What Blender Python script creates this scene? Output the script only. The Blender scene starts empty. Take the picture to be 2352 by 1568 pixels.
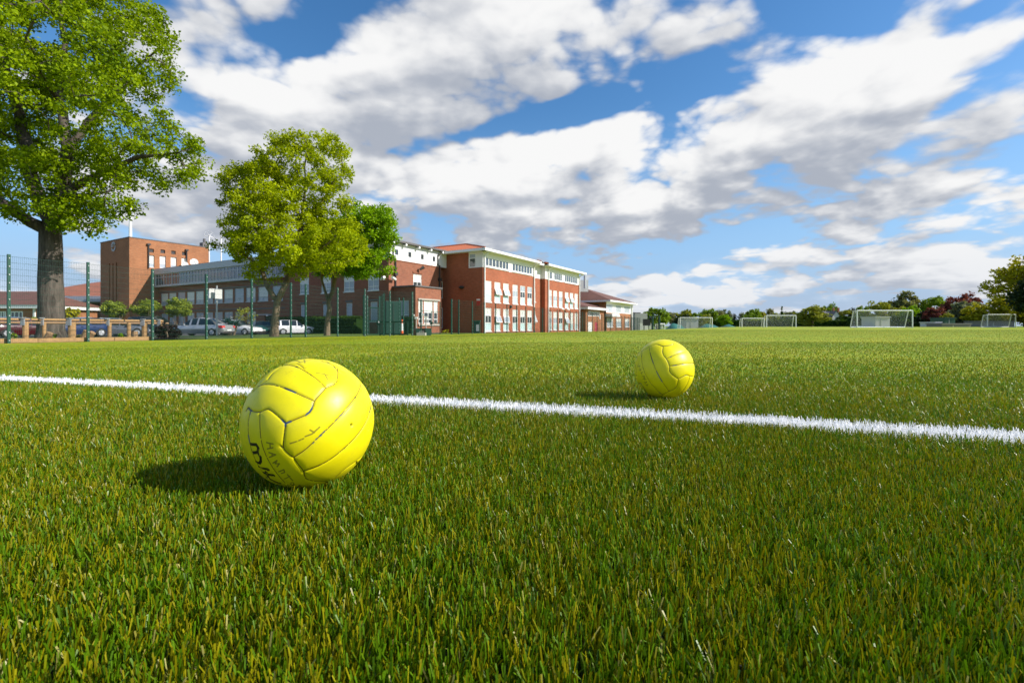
import bpy, bmesh, math, random
import numpy as np
from mathutils import Vector, Matrix, kdtree
rad = math.radians
S = bpy.context.scene
COL = S.collection

# ------------------------------------------------------------------ camera
FOC, HZ, CZ = 1111.0, 748.0, .284          # focal length and eye level in the 2352 px wide view, camera height in m
cam_data = bpy.data.cameras.new('camera')
cam_data.sensor_width = 36.0
cam_data.lens = 36.0 * FOC / 2352.0
cam_data.shift_y = -(784.0 - HZ) / 2352.0
cam_data.clip_start, cam_data.clip_end = .02, 6000
cam_data.dof.use_dof = True
cam_data.dof.focus_distance = .95
cam_data.dof.aperture_fstop = 14
cam = bpy.data.objects.new('camera', cam_data)
cam.location = (0, 0, CZ)
cam.rotation_euler = (rad(90), 0, 0)
COL.objects.link(cam)
S.camera = cam
S.view_settings.view_transform = 'Standard'
S.view_settings.look = 'None'
S.view_settings.exposure = 0.35
S.view_settings.gamma = 1.0
S.cycles.max_bounces = 6
S.cycles.diffuse_bounces = 3
S.cycles.glossy_bounces = 3
S.cycles.transmission_bounces = 4
S.cycles.transparent_max_bounces = 8
S.cycles.sample_clamp_indirect = 4

# ------------------------------------------------------------------ sun and sky
SUN_EL, SUN_PSI = 35.0, 9.0
sun_dir = Vector((math.cos(rad(SUN_EL)) * math.cos(rad(SUN_PSI)), -math.cos(rad(SUN_EL)) * math.sin(rad(SUN_PSI)), math.sin(rad(SUN_EL))))
ld = bpy.data.lights.new('sun', 'SUN')
ld.energy, ld.angle, ld.color = 5.0, rad(.6), (1.0, .95, .86)
lo = bpy.data.objects.new('sun', ld)
lo.rotation_euler = (-sun_dir).to_track_quat('-Z', 'Y').to_euler()
lo.location = sun_dir * 60
COL.objects.link(lo)


class NT:
    """small helper that writes node trees: sockets or constants go in, sockets come out"""
    def __init__(s, tree):
        s.t = tree
    def new(s, kind, **kw):
        n = s.t.nodes.new(kind)
        for k, v in kw.items(): setattr(n, k, v)
        return n
    def put(s, sock, v):
        if v is None: return
        if isinstance(v, bpy.types.NodeSocket): s.t.links.new(v, sock)
        else:
            if hasattr(sock.default_value, '__len__') and not hasattr(v, '__len__'): v = (v,) * len(sock.default_value)
            if hasattr(v, '__len__') and len(sock.default_value) == 4 and len(v) == 3: v = tuple(v) + (1,)
            sock.default_value = v
    def m(s, op, a, b=None, c=None, clamp=False):
        n = s.new('ShaderNodeMath', operation=op, use_clamp=clamp)
        s.put(n.inputs[0], a); s.put(n.inputs[1], b); s.put(n.inputs[2], c)
        return n.outputs[0]
    def v(s, op, a, b=None, c=None):
        n = s.new('ShaderNodeVectorMath', operation=op)
        s.put(n.inputs[0], a); s.put(n.inputs[1], b)
        if op == 'SCALE': s.put(n.inputs['Scale'], c)
        return n.outputs['Value'] if op in ('DOT_PRODUCT', 'LENGTH', 'DISTANCE') else n.outputs[0]
    def sep(s, a):
        n = s.new('ShaderNodeSeparateXYZ'); s.put(n.inputs[0], a); return n.outputs[0], n.outputs[1], n.outputs[2]
    def comb(s, x, y, z):
        n = s.new('ShaderNodeCombineXYZ')
        for i, q in enumerate((x, y, z)): s.put(n.inputs[i], q)
        return n.outputs[0]
    def noise(s, vec, scale, detail=4, rough=.5, dist=0, lac=2.0, dims='3D'):
        n = s.new('ShaderNodeTexNoise', noise_dimensions=dims)
        s.put(n.inputs['Vector'], vec); s.put(n.inputs['Scale'], scale); s.put(n.inputs['Detail'], detail)
        s.put(n.inputs['Roughness'], rough); s.put(n.inputs['Distortion'], dist); s.put(n.inputs['Lacunarity'], lac)
        return n.outputs['Fac']
    def mix(s, f, a, b):
        n = s.new('ShaderNodeMix', data_type='RGBA')
        s.put(n.inputs[0], f); s.put(n.inputs[6], a); s.put(n.inputs[7], b)
        return n.outputs[2]
    def ramp(s, f, lo, hi, a=0., b=1., smooth=True):
        n = s.new('ShaderNodeMapRange', interpolation_type='SMOOTHSTEP' if smooth else 'LINEAR')
        for i, q in enumerate((f, lo, hi, a, b)): s.put(n.inputs[i], q)
        return n.outputs[0]
    def attr(s, name):
        n = s.new('ShaderNodeAttribute', attribute_name=name); return n
    def pos(s):
        return s.new('ShaderNodeNewGeometry').outputs['Position']


def cloud_group():
    """cloud thickness for a direction in the sky: broad masses of cloud and gaps, broken up by fractal noise"""
    g = bpy.data.node_groups.new('cloud_thickness', 'ShaderNodeTree')
    g.interface.new_socket('Direction', in_out='INPUT', socket_type='NodeSocketVector')
    g.interface.new_socket('Broad', in_out='OUTPUT', socket_type='NodeSocketFloat')
    g.interface.new_socket('Fine', in_out='OUTPUT', socket_type='NodeSocketFloat')
    g.interface.new_socket('Puff', in_out='OUTPUT', socket_type='NodeSocketFloat')
    t = NT(g)
    gi, go = t.new('NodeGroupInput'), t.new('NodeGroupOutput')
    d = gi.outputs[0]
    x, y, z = t.sep(d)
    # spherical-ish sky coordinates: sideways and upward slopes towards +Y
    yy = t.m('MAXIMUM', y, .12)
    u = t.m('DIVIDE', x, yy)
    w = t.m('DIVIDE', z, yy)
    k = t.m('DIVIDE', 1.0, t.m('ADD', t.m('MAXIMUM', z, 0.0), .26))
    q = t.comb(t.m('MULTIPLY', x, k), t.m('MULTIPLY', y, k), t.m('MULTIPLY', z, .9))
    wx = t.noise(q, 2.1, 3, .5)
    wz = t.noise(t.v('ADD', q, (7.3, 2.1, 4.4)), 2.1, 3, .5)
    u = t.m('ADD', u, t.m('MULTIPLY', t.m('SUBTRACT', wx, .5), .22))
    w = t.m('ADD', w, t.m('MULTIPLY', t.m('SUBTRACT', wz, .5), .14))
    blobs = BLOBS
    tot = None
    for (px, py, rx, ry, rot, a) in blobs:
        cx, cy = (px - 1176) / FOC, (HZ - py) / FOC
        sx, sy = rx / FOC, ry / FOC
        ca, sa = math.cos(rad(rot)), math.sin(rad(rot))
        du, dw = t.m('SUBTRACT', u, cx), t.m('SUBTRACT', w, cy)
        e1 = t.m('MULTIPLY_ADD', du, ca / sx, t.m('MULTIPLY', dw, sa / sx))
        e2 = t.m('MULTIPLY_ADD', du, -sa / sy, t.m('MULTIPLY', dw, ca / sy))
        r2 = t.m('MULTIPLY_ADD', e1, e1, t.m('MULTIPLY', e2, e2))
        gauss = t.m('MULTIPLY', t.m('EXPONENT', t.m('MULTIPLY', r2, -1.0)), a)
        tot = gauss if tot is None else t.m('ADD', tot, gauss)
    front = t.ramp(y, .05, .3)
    tot = t.m('MULTIPLY', tot, t.m('MULTIPLY', front, .95))
    n1 = t.noise(q, 1.6, 3, .5, .2)
    n2 = t.noise(t.v('ADD', q, (3.1, 9.2, 1.7)), 4.8, 9, .52, .15)
    vo = t.new('ShaderNodeTexVoronoi', feature='F1')
    t.put(vo.inputs['Vector'], t.v('ADD', q, t.v('SCALE', t.comb(wx, wz, n1), None, .25)))
    for k_, v_ in (('Scale', 5.0), ('Detail', 2.0), ('Roughness', .5), ('Lacunarity', 2.3)): vo.inputs[k_].default_value = v_
    puff = t.m('SUBTRACT', .50, vo.outputs['Distance'])
    broad = t.m('ADD', tot, t.m('MULTIPLY', t.m('SUBTRACT', n1, .5), 1.1))
    fine = t.m('MULTIPLY', t.m('SUBTRACT', n2, .5), 1.7)
    t.put(go.inputs['Puff'], t.m('MULTIPLY', puff, 1.0))
    t.put(go.inputs['Broad'], broad)
    t.put(go.inputs['Fine'], fine)
    return g


# broad masses (+) and gaps (-): centre, radii and tilt as slopes of the sky seen towards +Y
BLOBS = [
    (600, 260, 330, 190, 0, .75), (1010, 150, 300, 130, 20, .75), (1230, 70, 190, 90, 0, .5), (480, 480, 330, 110, 0, .45),
    (690, 95, 150, 52, -12, -1.0), (850, 25, 130, 45, 0, -.9), (590, 40, 60, 40, 0, .3),
    (1600, 172, 105, 46, 25, -1.1), (1330, 240, 130, 34, 24, -1.15), (1125, 300, 110, 28, 18, -1.0), (940, 342, 95, 20, 8, -.8),
    (1900, 45, 120, 42, -10, -.95), (2190, 45, 110, 34, 25, -.8), (1640, 40, 90, 40, 0, .15),
    (1390, 285, 120, 95, 35, .75), (1240, 400, 190, 62, 15, .65), (1060, 370, 150, 60, 10, .6), (1150, 490, 170, 70, 0, .6),
    (985, 515, 75, 42, 20, -1.0), (1545, 582, 200, 34, 10, -.95), (1740, 520, 90, 34, 10, -.7), (1800, 390, 60, 40, 0, -.5), (1330, 430, 40, 26, 0, -.55),
    (1600, 425, 190, 70, 8, .75), (1150, 525, 170, 50, 5, .4), (1420, 480, 150, 45, 10, .5), (1000, 400, 140, 50, 0, .45), (1900, 220, 290, 130, 25, .8), (2200, 160, 260, 130, 30, .75), (1960, 330, 300, 60, 5, .6),
    (2150, 470, 260, 70, 8, .6), (2320, 335, 60, 40, 20, -.7), (1800, 590, 30, 30, 0, .0), (2060, 600, 300, 55, 0, .6), (1500, 668, 360, 34, 0, .85), (2250, 650, 280, 55, 0, .7), (1450, 585, 120, 22, 10, .9), (1760, 610, 130, 40, 10, .55),
    (30, 570, 80, 70, 0, -.7), (330, 560, 120, 90, 0, .4), (1450, 500, 110, 40, 10, .35), (1700, 640, 80, 22, 0, -.35),
]
world = bpy.data.worlds.new('World')
S.world = world
world.use_nodes = True
world.cycles.sampling_method = 'NONE'
wt = NT(world.node_tree)
world.node_tree.nodes.clear()
sky = wt.new('ShaderNodeTexSky', sky_type='NISHITA')
sky.sun_disc = False
sky.sun_elevation, sky.sun_rotation = rad(SUN_EL), rad(90 + SUN_PSI)
sky.air_density, sky.dust_density, sky.ozone_density = 1.0, .4, 2.2
hs = wt.new('ShaderNodeHueSaturation')
hs.inputs['Saturation'].default_value = 1.28
hs.inputs['Value'].default_value = 1.3
wt.t.links.new(sky.outputs[0], hs.inputs['Color'])
sd = wt.new('ShaderNodeTexCoord').outputs['Generated']
grp = cloud_group()
def cloud_at(vec):
    n = wt.new('ShaderNodeGroup', node_tree=grp)
    wt.put(n.inputs[0], vec)
    return n.outputs['Broad'], n.outputs['Fine'], n.outputs['Puff']
b0, f0, p0 = cloud_at(sd)
b1, f1, p1 = cloud_at(wt.v('ADD', sd, (.022, 0, .026)))      # a little towards the sun
b2, f2, p2 = cloud_at(wt.v('ADD', sd, (.055, 0, .10)))       # further towards the sun
BIAS = .41
f0p, f1p = wt.m('ADD', f0, p0), wt.m('ADD', f1, p1)
thick = wt.m('ADD', wt.m('ADD', b0, f0p), BIAS)
alpha = wt.ramp(thick, -.04, .50)
rel1 = wt.m('ADD', wt.m('MULTIPLY', wt.m('SUBTRACT', f0p, f1p), .95), wt.m('MULTIPLY', wt.m('SUBTRACT', b0, b1), .9))
rel2 = wt.m('ADD', wt.m('MULTIPLY', wt.m('SUBTRACT', f0, f2), .50), wt.m('MULTIPLY', wt.m('SUBTRACT', b0, b2), .95))
core = wt.m('MULTIPLY', wt.ramp(thick, .25, 1.5), -.28)
lit = wt.m('ADD', wt.m('ADD', wt.m('ADD', rel1, rel2), core), .60)
lit = wt.ramp(lit, -.15, 1.48)
ccol = wt.mix(lit, (3.3, 3.6, 4.2), (7.4, 7.4, 7.4))
sx_, sy_, sz_ = wt.sep(sd)
hazef = wt.ramp(sz_, .0, .20, 1.0, .0)
ccol = wt.mix(wt.m('MULTIPLY', hazef, .38), ccol, (4.6, 5.1, 6.0))
skyc = wt.mix(wt.ramp(sz_, .0, .42, .95, .0), hs.outputs[0], (2.7, 4.5, 7.0))
alpha = wt.m('MAXIMUM', alpha, wt.ramp(sz_, .0, .16, .62, .0))
final = wt.mix(alpha, skyc, ccol)
bg = wt.new('ShaderNodeBackground')
wt.put(bg.inputs['Color'], final)
bg.inputs['Strength'].default_value = .1
wo = wt.new('ShaderNodeOutputWorld')
wt.t.links.new(bg.outputs[0], wo.inputs[0])

# ------------------------------------------------------------------ helpers
FD = np.array([.4352, .9003]); FN = np.array([-.9003, .4352])     # along the pitch fence, and across it away from the pitch
def gz(x, y):
    """height of the ground: level pitch that falls gently away towards the fence and the school"""
    x, y = np.asarray(x, float), np.asarray(y, float)
    s = x * FN[0] + y * FN[1]
    u = np.clip(x * FD[0] + y * FD[1], -20, 150)
    t = np.clip((s - 1.5) / 21.1, 0, 1); t = t * t * (3 - 2 * t)
    return t * (-.30 - .0048 * u) - .006 * np.clip(s - 22.6, 0, 25)
def at(px, d):
    return (px - 1176.0) / FOC * d, d
def zat(py, d):
    return CZ - (py - HZ) * d / FOC

def tag(o, label=None, cat=None, group=None, kind=None):
    if label: o['label'] = label
    if cat: o['category'] = cat
    if group: o['group'] = group
    if kind: o['kind'] = kind
    return o
def empty(name, loc=(0, 0, 0), rz=0.0):
    o = bpy.data.objects.new(name, None)
    o.location = loc; o.rotation_euler = (0, 0, rz)
    o.empty_display_size = .3
    COL.objects.link(o)
    return o
def copy_tree(o, parent=None):
    c = o.copy(); COL.objects.link(c)
    if parent: c.parent = parent
    for ch in list(o.children): copy_tree(ch, c)
    return c

class MB:
    """collects boxes, tubes and quads and links them as one mesh object"""
    def __init__(s):
        s.v, s.f, s.mi = [], [], []
        s.sm = []
    def quad(s, a, b, c, d, mi=0):
        n = len(s.v); s.v += [tuple(a), tuple(b), tuple(c), tuple(d)]; s.f.append((n, n + 1, n + 2, n + 3)); s.mi.append(mi)
    def poly(s, pts, mi=0):
        n = len(s.v); s.v += [tuple(p) for p in pts]; s.f.append(tuple(range(n, n + len(pts)))); s.mi.append(mi)
    def hexa(s, P, mi=0):
        n = len(s.v); s.v += [tuple(p) for p in P]
        for q in ((0, 3, 2, 1), (4, 5, 6, 7), (0, 1, 5, 4), (1, 2, 6, 5), (2, 3, 7, 6), (3, 0, 4, 7)):
            s.f.append(tuple(n + i for i in q)); s.mi.append(mi)
    def box(s, c, size, mi=0, rz=0.0):
        x, y, z = size[0] / 2, size[1] / 2, size[2] / 2
        ca, sa = math.cos(rz), math.sin(rz)
        P = [(c[0] + a * x * ca - b * y * sa, c[1] + a * x * sa + b * y * ca, c[2] + e * z) for e in (-1, 1) for a, b in ((-1, -1), (1, -1), (1, 1), (-1, 1))]
        s.hexa(P, mi)
    def tube(s, pts, r, n=8, mi=0, cap=True):
        pts = [Vector(p) for p in pts]
        rs = r if hasattr(r, '__len__') else [r] * len(pts)
        base = len(s.v)
        ref = None
        for i, p in enumerate(pts):
            a = pts[max(i - 1, 0)]; b = pts[min(i + 1, len(pts) - 1)]
            t = (b - a).normalized()
            if ref is None:
                ref = t.orthogonal().normalized()
            ref = (ref - t * ref.dot(t)).normalized()
            w = t.cross(ref)
            for k in range(n):
                an = 2 * math.pi * k / n
                q = p + (ref * math.cos(an) + w * math.sin(an)) * rs[i]
                s.v.append(tuple(q))
        for i in range(len(pts) - 1):
            for k in range(n):
                k2 = (k + 1) % n
                s.f.append((base + i * n + k, base + i * n + k2, base + (i + 1) * n + k2, base + (i + 1) * n + k)); s.mi.append(mi)
        if cap:
            s.f.append(tuple(base + k for k in range(n))[::-1]); s.mi.append(mi)
            s.f.append(tuple(base + (len(pts) - 1) * n + k for k in range(n))); s.mi.append(mi)
    def ring(s, c, ax, R, r, n=20, m=6, mi=0):
        ax = Vector(ax).normalized(); a = ax.orthogonal().normalized(); b = ax.cross(a)
        base = len(s.v)
        for i in range(n):
            an = 2 * math.pi * i / n
            d = a * math.cos(an) + b * math.sin(an)
            for k in range(m):
                bn = 2 * math.pi * k / m
                s.v.append(tuple(Vector(c) + d * (R + r * math.cos(bn)) + ax * r * math.sin(bn)))
        for i in range(n):
            for k in range(m):
                i2, k2 = (i + 1) % n, (k + 1) % m
                s.f.append((base + i * m + k, base + i2 * m + k, base + i2 * m + k2, base + i * m + k2)); s.mi.append(mi)
    def ball(s, c, r, n=10, m=6, mi=0, sq=(1, 1, 1)):
        base = len(s.v)
        for i in range(m + 1):
            th = math.pi * i / m
            for k in range(n):
                ph = 2 * math.pi * k / n
                s.v.append((c[0] + r * sq[0] * math.sin(th) * math.cos(ph), c[1] + r * sq[1] * math.sin(th) * math.sin(ph), c[2] + r * sq[2] * math.cos(th)))
        for i in range(m):
            for k in range(n):
                k2 = (k + 1) % n
                s.f.append((base + i * n + k, base + (i + 1) * n + k, base + (i + 1) * n + k2, base + i * n + k2)); s.mi.append(mi)
    def build(s, name, mats, parent=None, smooth=False, bevel=0):
        me = bpy.data.meshes.new(name)
        me.from_pydata(s.v, [], s.f)
        if not hasattr(mats, '__len__'): mats = [mats]
        for m_ in mats: me.materials.append(m_)
        if len(mats) > 1: me.polygons.foreach_set('material_index', s.mi)
        if smooth: me.polygons.foreach_set('use_smooth', [True] * len(s.f))
        me.update()
        o = bpy.data.objects.new(name, me)
        COL.objects.link(o)
        if parent:
            o.parent = parent
            o.matrix_parent_inverse = parent_matrix(parent).inverted()
        if bevel:
            b = o.modifiers.new('bevel', 'BEVEL'); b.width = bevel; b.segments = 2; b.limit_method = 'ANGLE'
        return o
def parent_matrix(p):
    m_ = p.matrix_basis.copy()
    if p.parent: m_ = parent_matrix(p.parent) @ p.matrix_parent_inverse @ m_
    return m_

def np_mesh(name, V, Q, mat, parent=None, attrs=None, smooth=False, link=True):
    """mesh object out of numpy arrays of vertices and quads (or triangles)"""
    me = bpy.data.meshes.new(name)
    k = Q.shape[1]
    me.vertices.add(len(V)); me.vertices.foreach_set('co', np.ascontiguousarray(V, np.float32).ravel())
    me.loops.add(Q.size); me.loops.foreach_set('vertex_index', np.ascontiguousarray(Q, np.int32).ravel())
    me.polygons.add(len(Q))
    me.polygons.foreach_set('loop_start', np.arange(0, Q.size, k, dtype=np.int32))
    try: me.polygons.foreach_set('loop_total', np.full(len(Q), k, np.int32))
    except Exception: pass
    for an, (typ, arr) in (attrs or {}).items():
        a = me.attributes.new(an, typ, 'POINT')
        a.data.foreach_set('vector' if typ == 'FLOAT_VECTOR' else 'value', np.ascontiguousarray(arr, np.float32).ravel())
    if smooth: me.polygons.foreach_set('use_smooth', np.ones(len(Q), bool))
    me.update(calc_edges=True)
    for m_ in (mat if hasattr(mat, '__len__') else [mat]): me.materials.append(m_)
    o = bpy.data.objects.new(name, me)
    if link: COL.objects.link(o)
    if parent:
        o.parent = parent; o.matrix_parent_inverse = parent_matrix(parent).inverted()
    return o

# ------------------------------------------------------------------ materials
def material(name):
    m_ = bpy.data.materials.new(name); m_.use_nodes = True
    t = NT(m_.node_tree)
    p = m_.node_tree.nodes['Principled BSDF']
    return m_, t, p
def plain(name, col, rough=.6, metal=0., var=.12, scale=6., spec=.5, coat=0.):
    m_, t, p = material(name)
    n = t.noise(t.pos(), scale, 5, .6)
    f = t.m('MULTIPLY_ADD', t.m('SUBTRACT', n, .5), var * 2, 1.0)
    c = t.v('SCALE', tuple(col), None, f)
    t.put(p.inputs['Base Color'], c)
    t.put(p.inputs['Roughness'], t.m('MULTIPLY_ADD', n, .2, rough - .1))
    p.inputs['Metallic'].default_value = metal
    p.inputs['Specular IOR Level'].default_value = spec
    p.inputs['Coat Weight'].default_value = coat
    p.inputs['Coat Roughness'].default_value = .05
    return m_
UA, VA = Vector((.506, .8625, 0)), Vector((-.8625, .506, 0))       # the two wall directions of the school
def brick(name, c1, c2, mortar, var=.25):
    m_, t, p = material(name)
    q = t.pos()
    x = t.v('DOT_PRODUCT', q, tuple(UA + VA))
    z = t.sep(q)[2]
    b = t.new('ShaderNodeTexBrick')
    t.put(b.inputs['Vector'], t.comb(x, z, 0.0))
    t.put(b.inputs['Color1'], c1); t.put(b.inputs['Color2'], c2); t.put(b.inputs['Mortar'], mortar)
    b.inputs['Scale'].default_value = 1.0
    b.inputs['Brick Width'].default_value = .225; b.inputs['Row Height'].default_value = .075
    b.inputs['Mortar Size'].default_value = .005; b.inputs['Bias'].default_value = 0
    n = t.noise(q, .45, 6, .62)
    n2 = t.noise(t.comb(t.m('MULTIPLY', x, 1.5), t.m('MULTIPLY', z, 9.0), 0.0), .9, 4, .6)
    f = t.m('ADD', t.m('MULTIPLY_ADD', t.m('SUBTRACT', n, .5), var * 3.2, 1.0), t.m('MULTIPLY', t.m('SUBTRACT', n2, .5), var * 3.0))
    t.put(p.inputs['Base Color'], t.v('SCALE', b.outputs['Color'], None, f))
    p.inputs['Roughness'].default_value = .85
    return m_
def leafy(name, a, b, trans=.38, rough=.5):
    m_, t, p = material(name)
    m_.node_tree.nodes.remove(p)
    out = [n for n in m_.node_tree.nodes if n.type == 'OUTPUT_MATERIAL'][0]
    tint = t.attr('tint').outputs['Fac']
    c = t.mix(tint, a, b)
    pb = t.new('ShaderNodeBsdfPrincipled'); t.put(pb.inputs['Base Color'], c); pb.inputs['Roughness'].default_value = rough
    pb.inputs['Specular IOR Level'].default_value = .1
    tr = t.new('ShaderNodeBsdfTranslucent'); t.put(tr.inputs['Color'], t.v('MULTIPLY', c, (1.35, 1.25, .5)))
    mx = t.new('ShaderNodeMixShader'); mx.inputs[0].default_value = trans
    t.t.links.new(pb.outputs[0], mx.inputs[1]); t.t.links.new(tr.outputs[0], mx.inputs[2])
    t.t.links.new(mx.outputs[0], out.inputs[0])
    return m_
def bark(name, c1, c2, sc=3.):
    m_, t, p = material(name)
    q = t.v('MULTIPLY', t.pos(), (1, 1, .22))
    n = t.noise(q, sc * 2.2, 6, .65, .4)
    n2 = t.noise(t.pos(), .9, 3)
    f = t.ramp(t.m('MULTIPLY_ADD', n2, .35, t.m('MULTIPLY', n, .8)), .35, .75)
    t.put(p.inputs['Base Color'], t.mix(f, c1, c2))
    p.inputs['Roughness'].default_value = .9
    bp = t.new('ShaderNodeBump'); bp.inputs['Strength'].default_value = .9; bp.inputs['Distance'].default_value = .06
    t.put(bp.inputs['Height'], n); t.t.links.new(bp.outputs[0], p.inputs['Normal'])
    return m_
def tiles(name, c, gap=.3):
    m_, t, p = material(name)
    q = t.pos()
    z = t.sep(q)[2]
    x = t.v('DOT_PRODUCT', q, tuple(UA + VA))
    w = t.m('FRACT', t.m('MULTIPLY', x, 1 / gap))
    row = t.m('FRACT', t.m('MULTIPLY', z, 8.0))
    sh = t.m('MULTIPLY', t.ramp(t.m('ABSOLUTE', t.m('SUBTRACT', w, .5)), .3, .5, 1, .72), t.ramp(row, 0, .25, .8, 1.0))
    n = t.noise(q, .8, 6, .65)
    f = t.m('MULTIPLY', sh, t.m('MULTIPLY_ADD', n, .6, .7))
    t.put(p.inputs['Base Color'], t.v('SCALE', tuple(c), None, f)); p.inputs['Roughness'].default_value = .7
    return m_
def glass(name, col, rough=.03):
    m_, t, p = material(name)
    n = t.noise(t.pos(), .7, 2)
    t.put(p.inputs['Base Color'], t.v('SCALE', tuple(col), None, t.m('MULTIPLY_ADD', n, 1.0, .5)))
    p.inputs['Roughness'].default_value = rough; p.inputs['IOR'].default_value = 1.55
    p.inputs['Specular IOR Level'].default_value = .8
    w = t.noise(t.pos(), 1.3, 2)
    bp = t.new('ShaderNodeBump'); bp.inputs['Strength'].default_value = .08; bp.inputs['Distance'].default_value = .05
    t.put(bp.inputs['Height'], w); t.t.links.new(bp.outputs[0], p.inputs['Normal'])
    return m_
M = {}
M['brick_orange'] = brick('brick_orange', (.37, .095, .038), (.28, .070, .030), (.33, .17, .10))
M['brick_brown'] = brick('brick_brown', (.30, .10, .05), (.225, .07, .036), (.26, .16, .11))
M['brick_tan'] = brick('brick_tan', (.36, .14, .056), (.29, .108, .043), (.34, .2, .11))
M['white'] = plain('white_paint', (.80, .80, .78), .45, var=.05, scale=2)
M['white_render'] = plain('white_render', (.80, .785, .79), .8, var=.05, scale=1.2)
M['grey_panel'] = plain('grey_panel', (.50, .50, .53), .5, var=.06, scale=.8)
M['cream'] = plain('cream_panel', (.66, .63, .55), .6, var=.05, scale=1)
M['blind'] = plain('window_blind', (.72, .72, .66), .7, var=.06, scale=1.5, coat=.5)
M['blind_blue'] = plain('blue_grey_blind', (.36, .41, .47), .5, var=.12, scale=.7, coat=.6)
M['dusk'] = glass('grey_blue_glass', (.07, .09, .12), .06)
M['frosted'] = plain('frosted_panel', (.50, .66, .66), .25, var=.06, scale=1)
M['glass'] = glass('window_glass', (.045, .055, .06))
M['car_glass'] = glass('car_glass', (.012, .016, .018), .05)
M['stone'] = plain('stone_sill', (.42, .38, .33), .8, var=.15)
M['dark'] = plain('dark_trim', (.035, .03, .03), .6)
M['lead'] = plain('lead_coping', (.12, .11, .11), .6)
M['tile_orange'] = tiles('orange_roof_tiles', (.66, .165, .05))
M['tile_brown'] = tiles('brown_roof_tiles', (.17, .075, .052))
M['tile_red'] = tiles('red_roof_tiles', (.36, .13, .075))
M['green_metal'] = plain('green_powder_coat', (.003, .058, .036), .45, var=.1)
M['green_dark'] = plain('dark_green_coat', (.006, .045, .030), .4, var=.1)
M['steel'] = plain('galvanised_steel', (.55, .56, .57), .4, .6, var=.1)
M['wood'] = plain('new_timber', (.40, .235, .095), .75, var=.45, scale=9)
M['wood_dark'] = plain('weathered_timber', (.33, .20, .10), .8, var=.3, scale=9)
M['rubber'] = plain('tyre_rubber', (.018, .018, .018), .8)
M['red'] = plain('red_plastic', (.60, .03, .02), .35)
M['red_door'] = plain('red_door_paint', (.42, .035, .07), .5)
M['amber'] = plain('orange_plastic', (.80, .12, .02), .4)
M['white_goal'] = plain('white_goal_paint', (.78, .80, .80), .35, var=.05)
M['net'] = plain('net_cord', (.62, .64, .64), .8, var=0)
M['tarp'] = plain('teal_tarpaulin', (.03, .15, .12), .6, var=.2, scale=.6)
M['concrete'] = plain('concrete', (.40, .38, .34), .9, var=.25, scale=.8)
M['grey_paint'] = plain('grey_steel_cladding', (.42, .42, .41), .6, var=.12, scale=.5)
M['dull_grey'] = plain('dull_grey_cladding', (.20, .19, .19), .7, var=.15, scale=.6)
M['black'] = plain('matt_black', (.012, .012, .013), .6)
M['soil'] = plain('dark_soil', (.045, .028, .018), .95, var=.5, scale=5)
M['bark_oak'] = bark('oak_bark', (.025, .018, .013), (.125, .10, .082))
M['bark_brown'] = bark('brown_bark', (.06, .045, .028), (.26, .19, .12), 4)
M['leaf_oak'] = leafy('oak_leaves', (.09, .165, .002), (.33, .44, .004))
M['leaf_maple'] = leafy('olive_spring_leaves', (.19, .255, .004), (.50, .58, .006), .46)
M['leaf_bright'] = leafy('bright_green_leaves', (.10, .23, .004), (.31, .49, .008))
M['leaf_shrub'] = leafy('shrub_leaves', (.13, .20, .02), (.36, .42, .06))
M['leaf_hedge'] = leafy('hedge_leaves', (.02, .05, .008), (.075, .14, .016), .25)
M['leaf_hedge_bright'] = leafy('bright_hedge_leaves', (.04, .10, .008), (.12, .23, .015), .2)
M['leaf_dark'] = leafy('dark_leaves', (.010, .022, .010), (.035, .06, .02), .15)
M['leaf_green'] = leafy('green_leaves', (.10, .18, .014), (.26, .37, .03), .3)
M['leaf_olive'] = leafy('olive_leaves', (.17, .20, .02), (.37, .39, .05), .3)
M['leaf_pale'] = leafy('pale_leaves', (.15, .165, .07), (.30, .30, .13), .3)
M['leaf_grey'] = leafy('grey_green_leaves', (.12, .15, .085), (.24, .27, .15), .3)
M['leaf_purple'] = leafy('purple_leaves', (.11, .03, .028), (.27, .08, .065), .3)
M['leaf_yellow'] = leafy('yellow_green_leaves', (.20, .21, .008), (.46, .43, .016), .3)
M['leaf_black'] = leafy('purple_black_leaves', (.012, .008, .008), (.05, .030, .028), .2)

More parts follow.
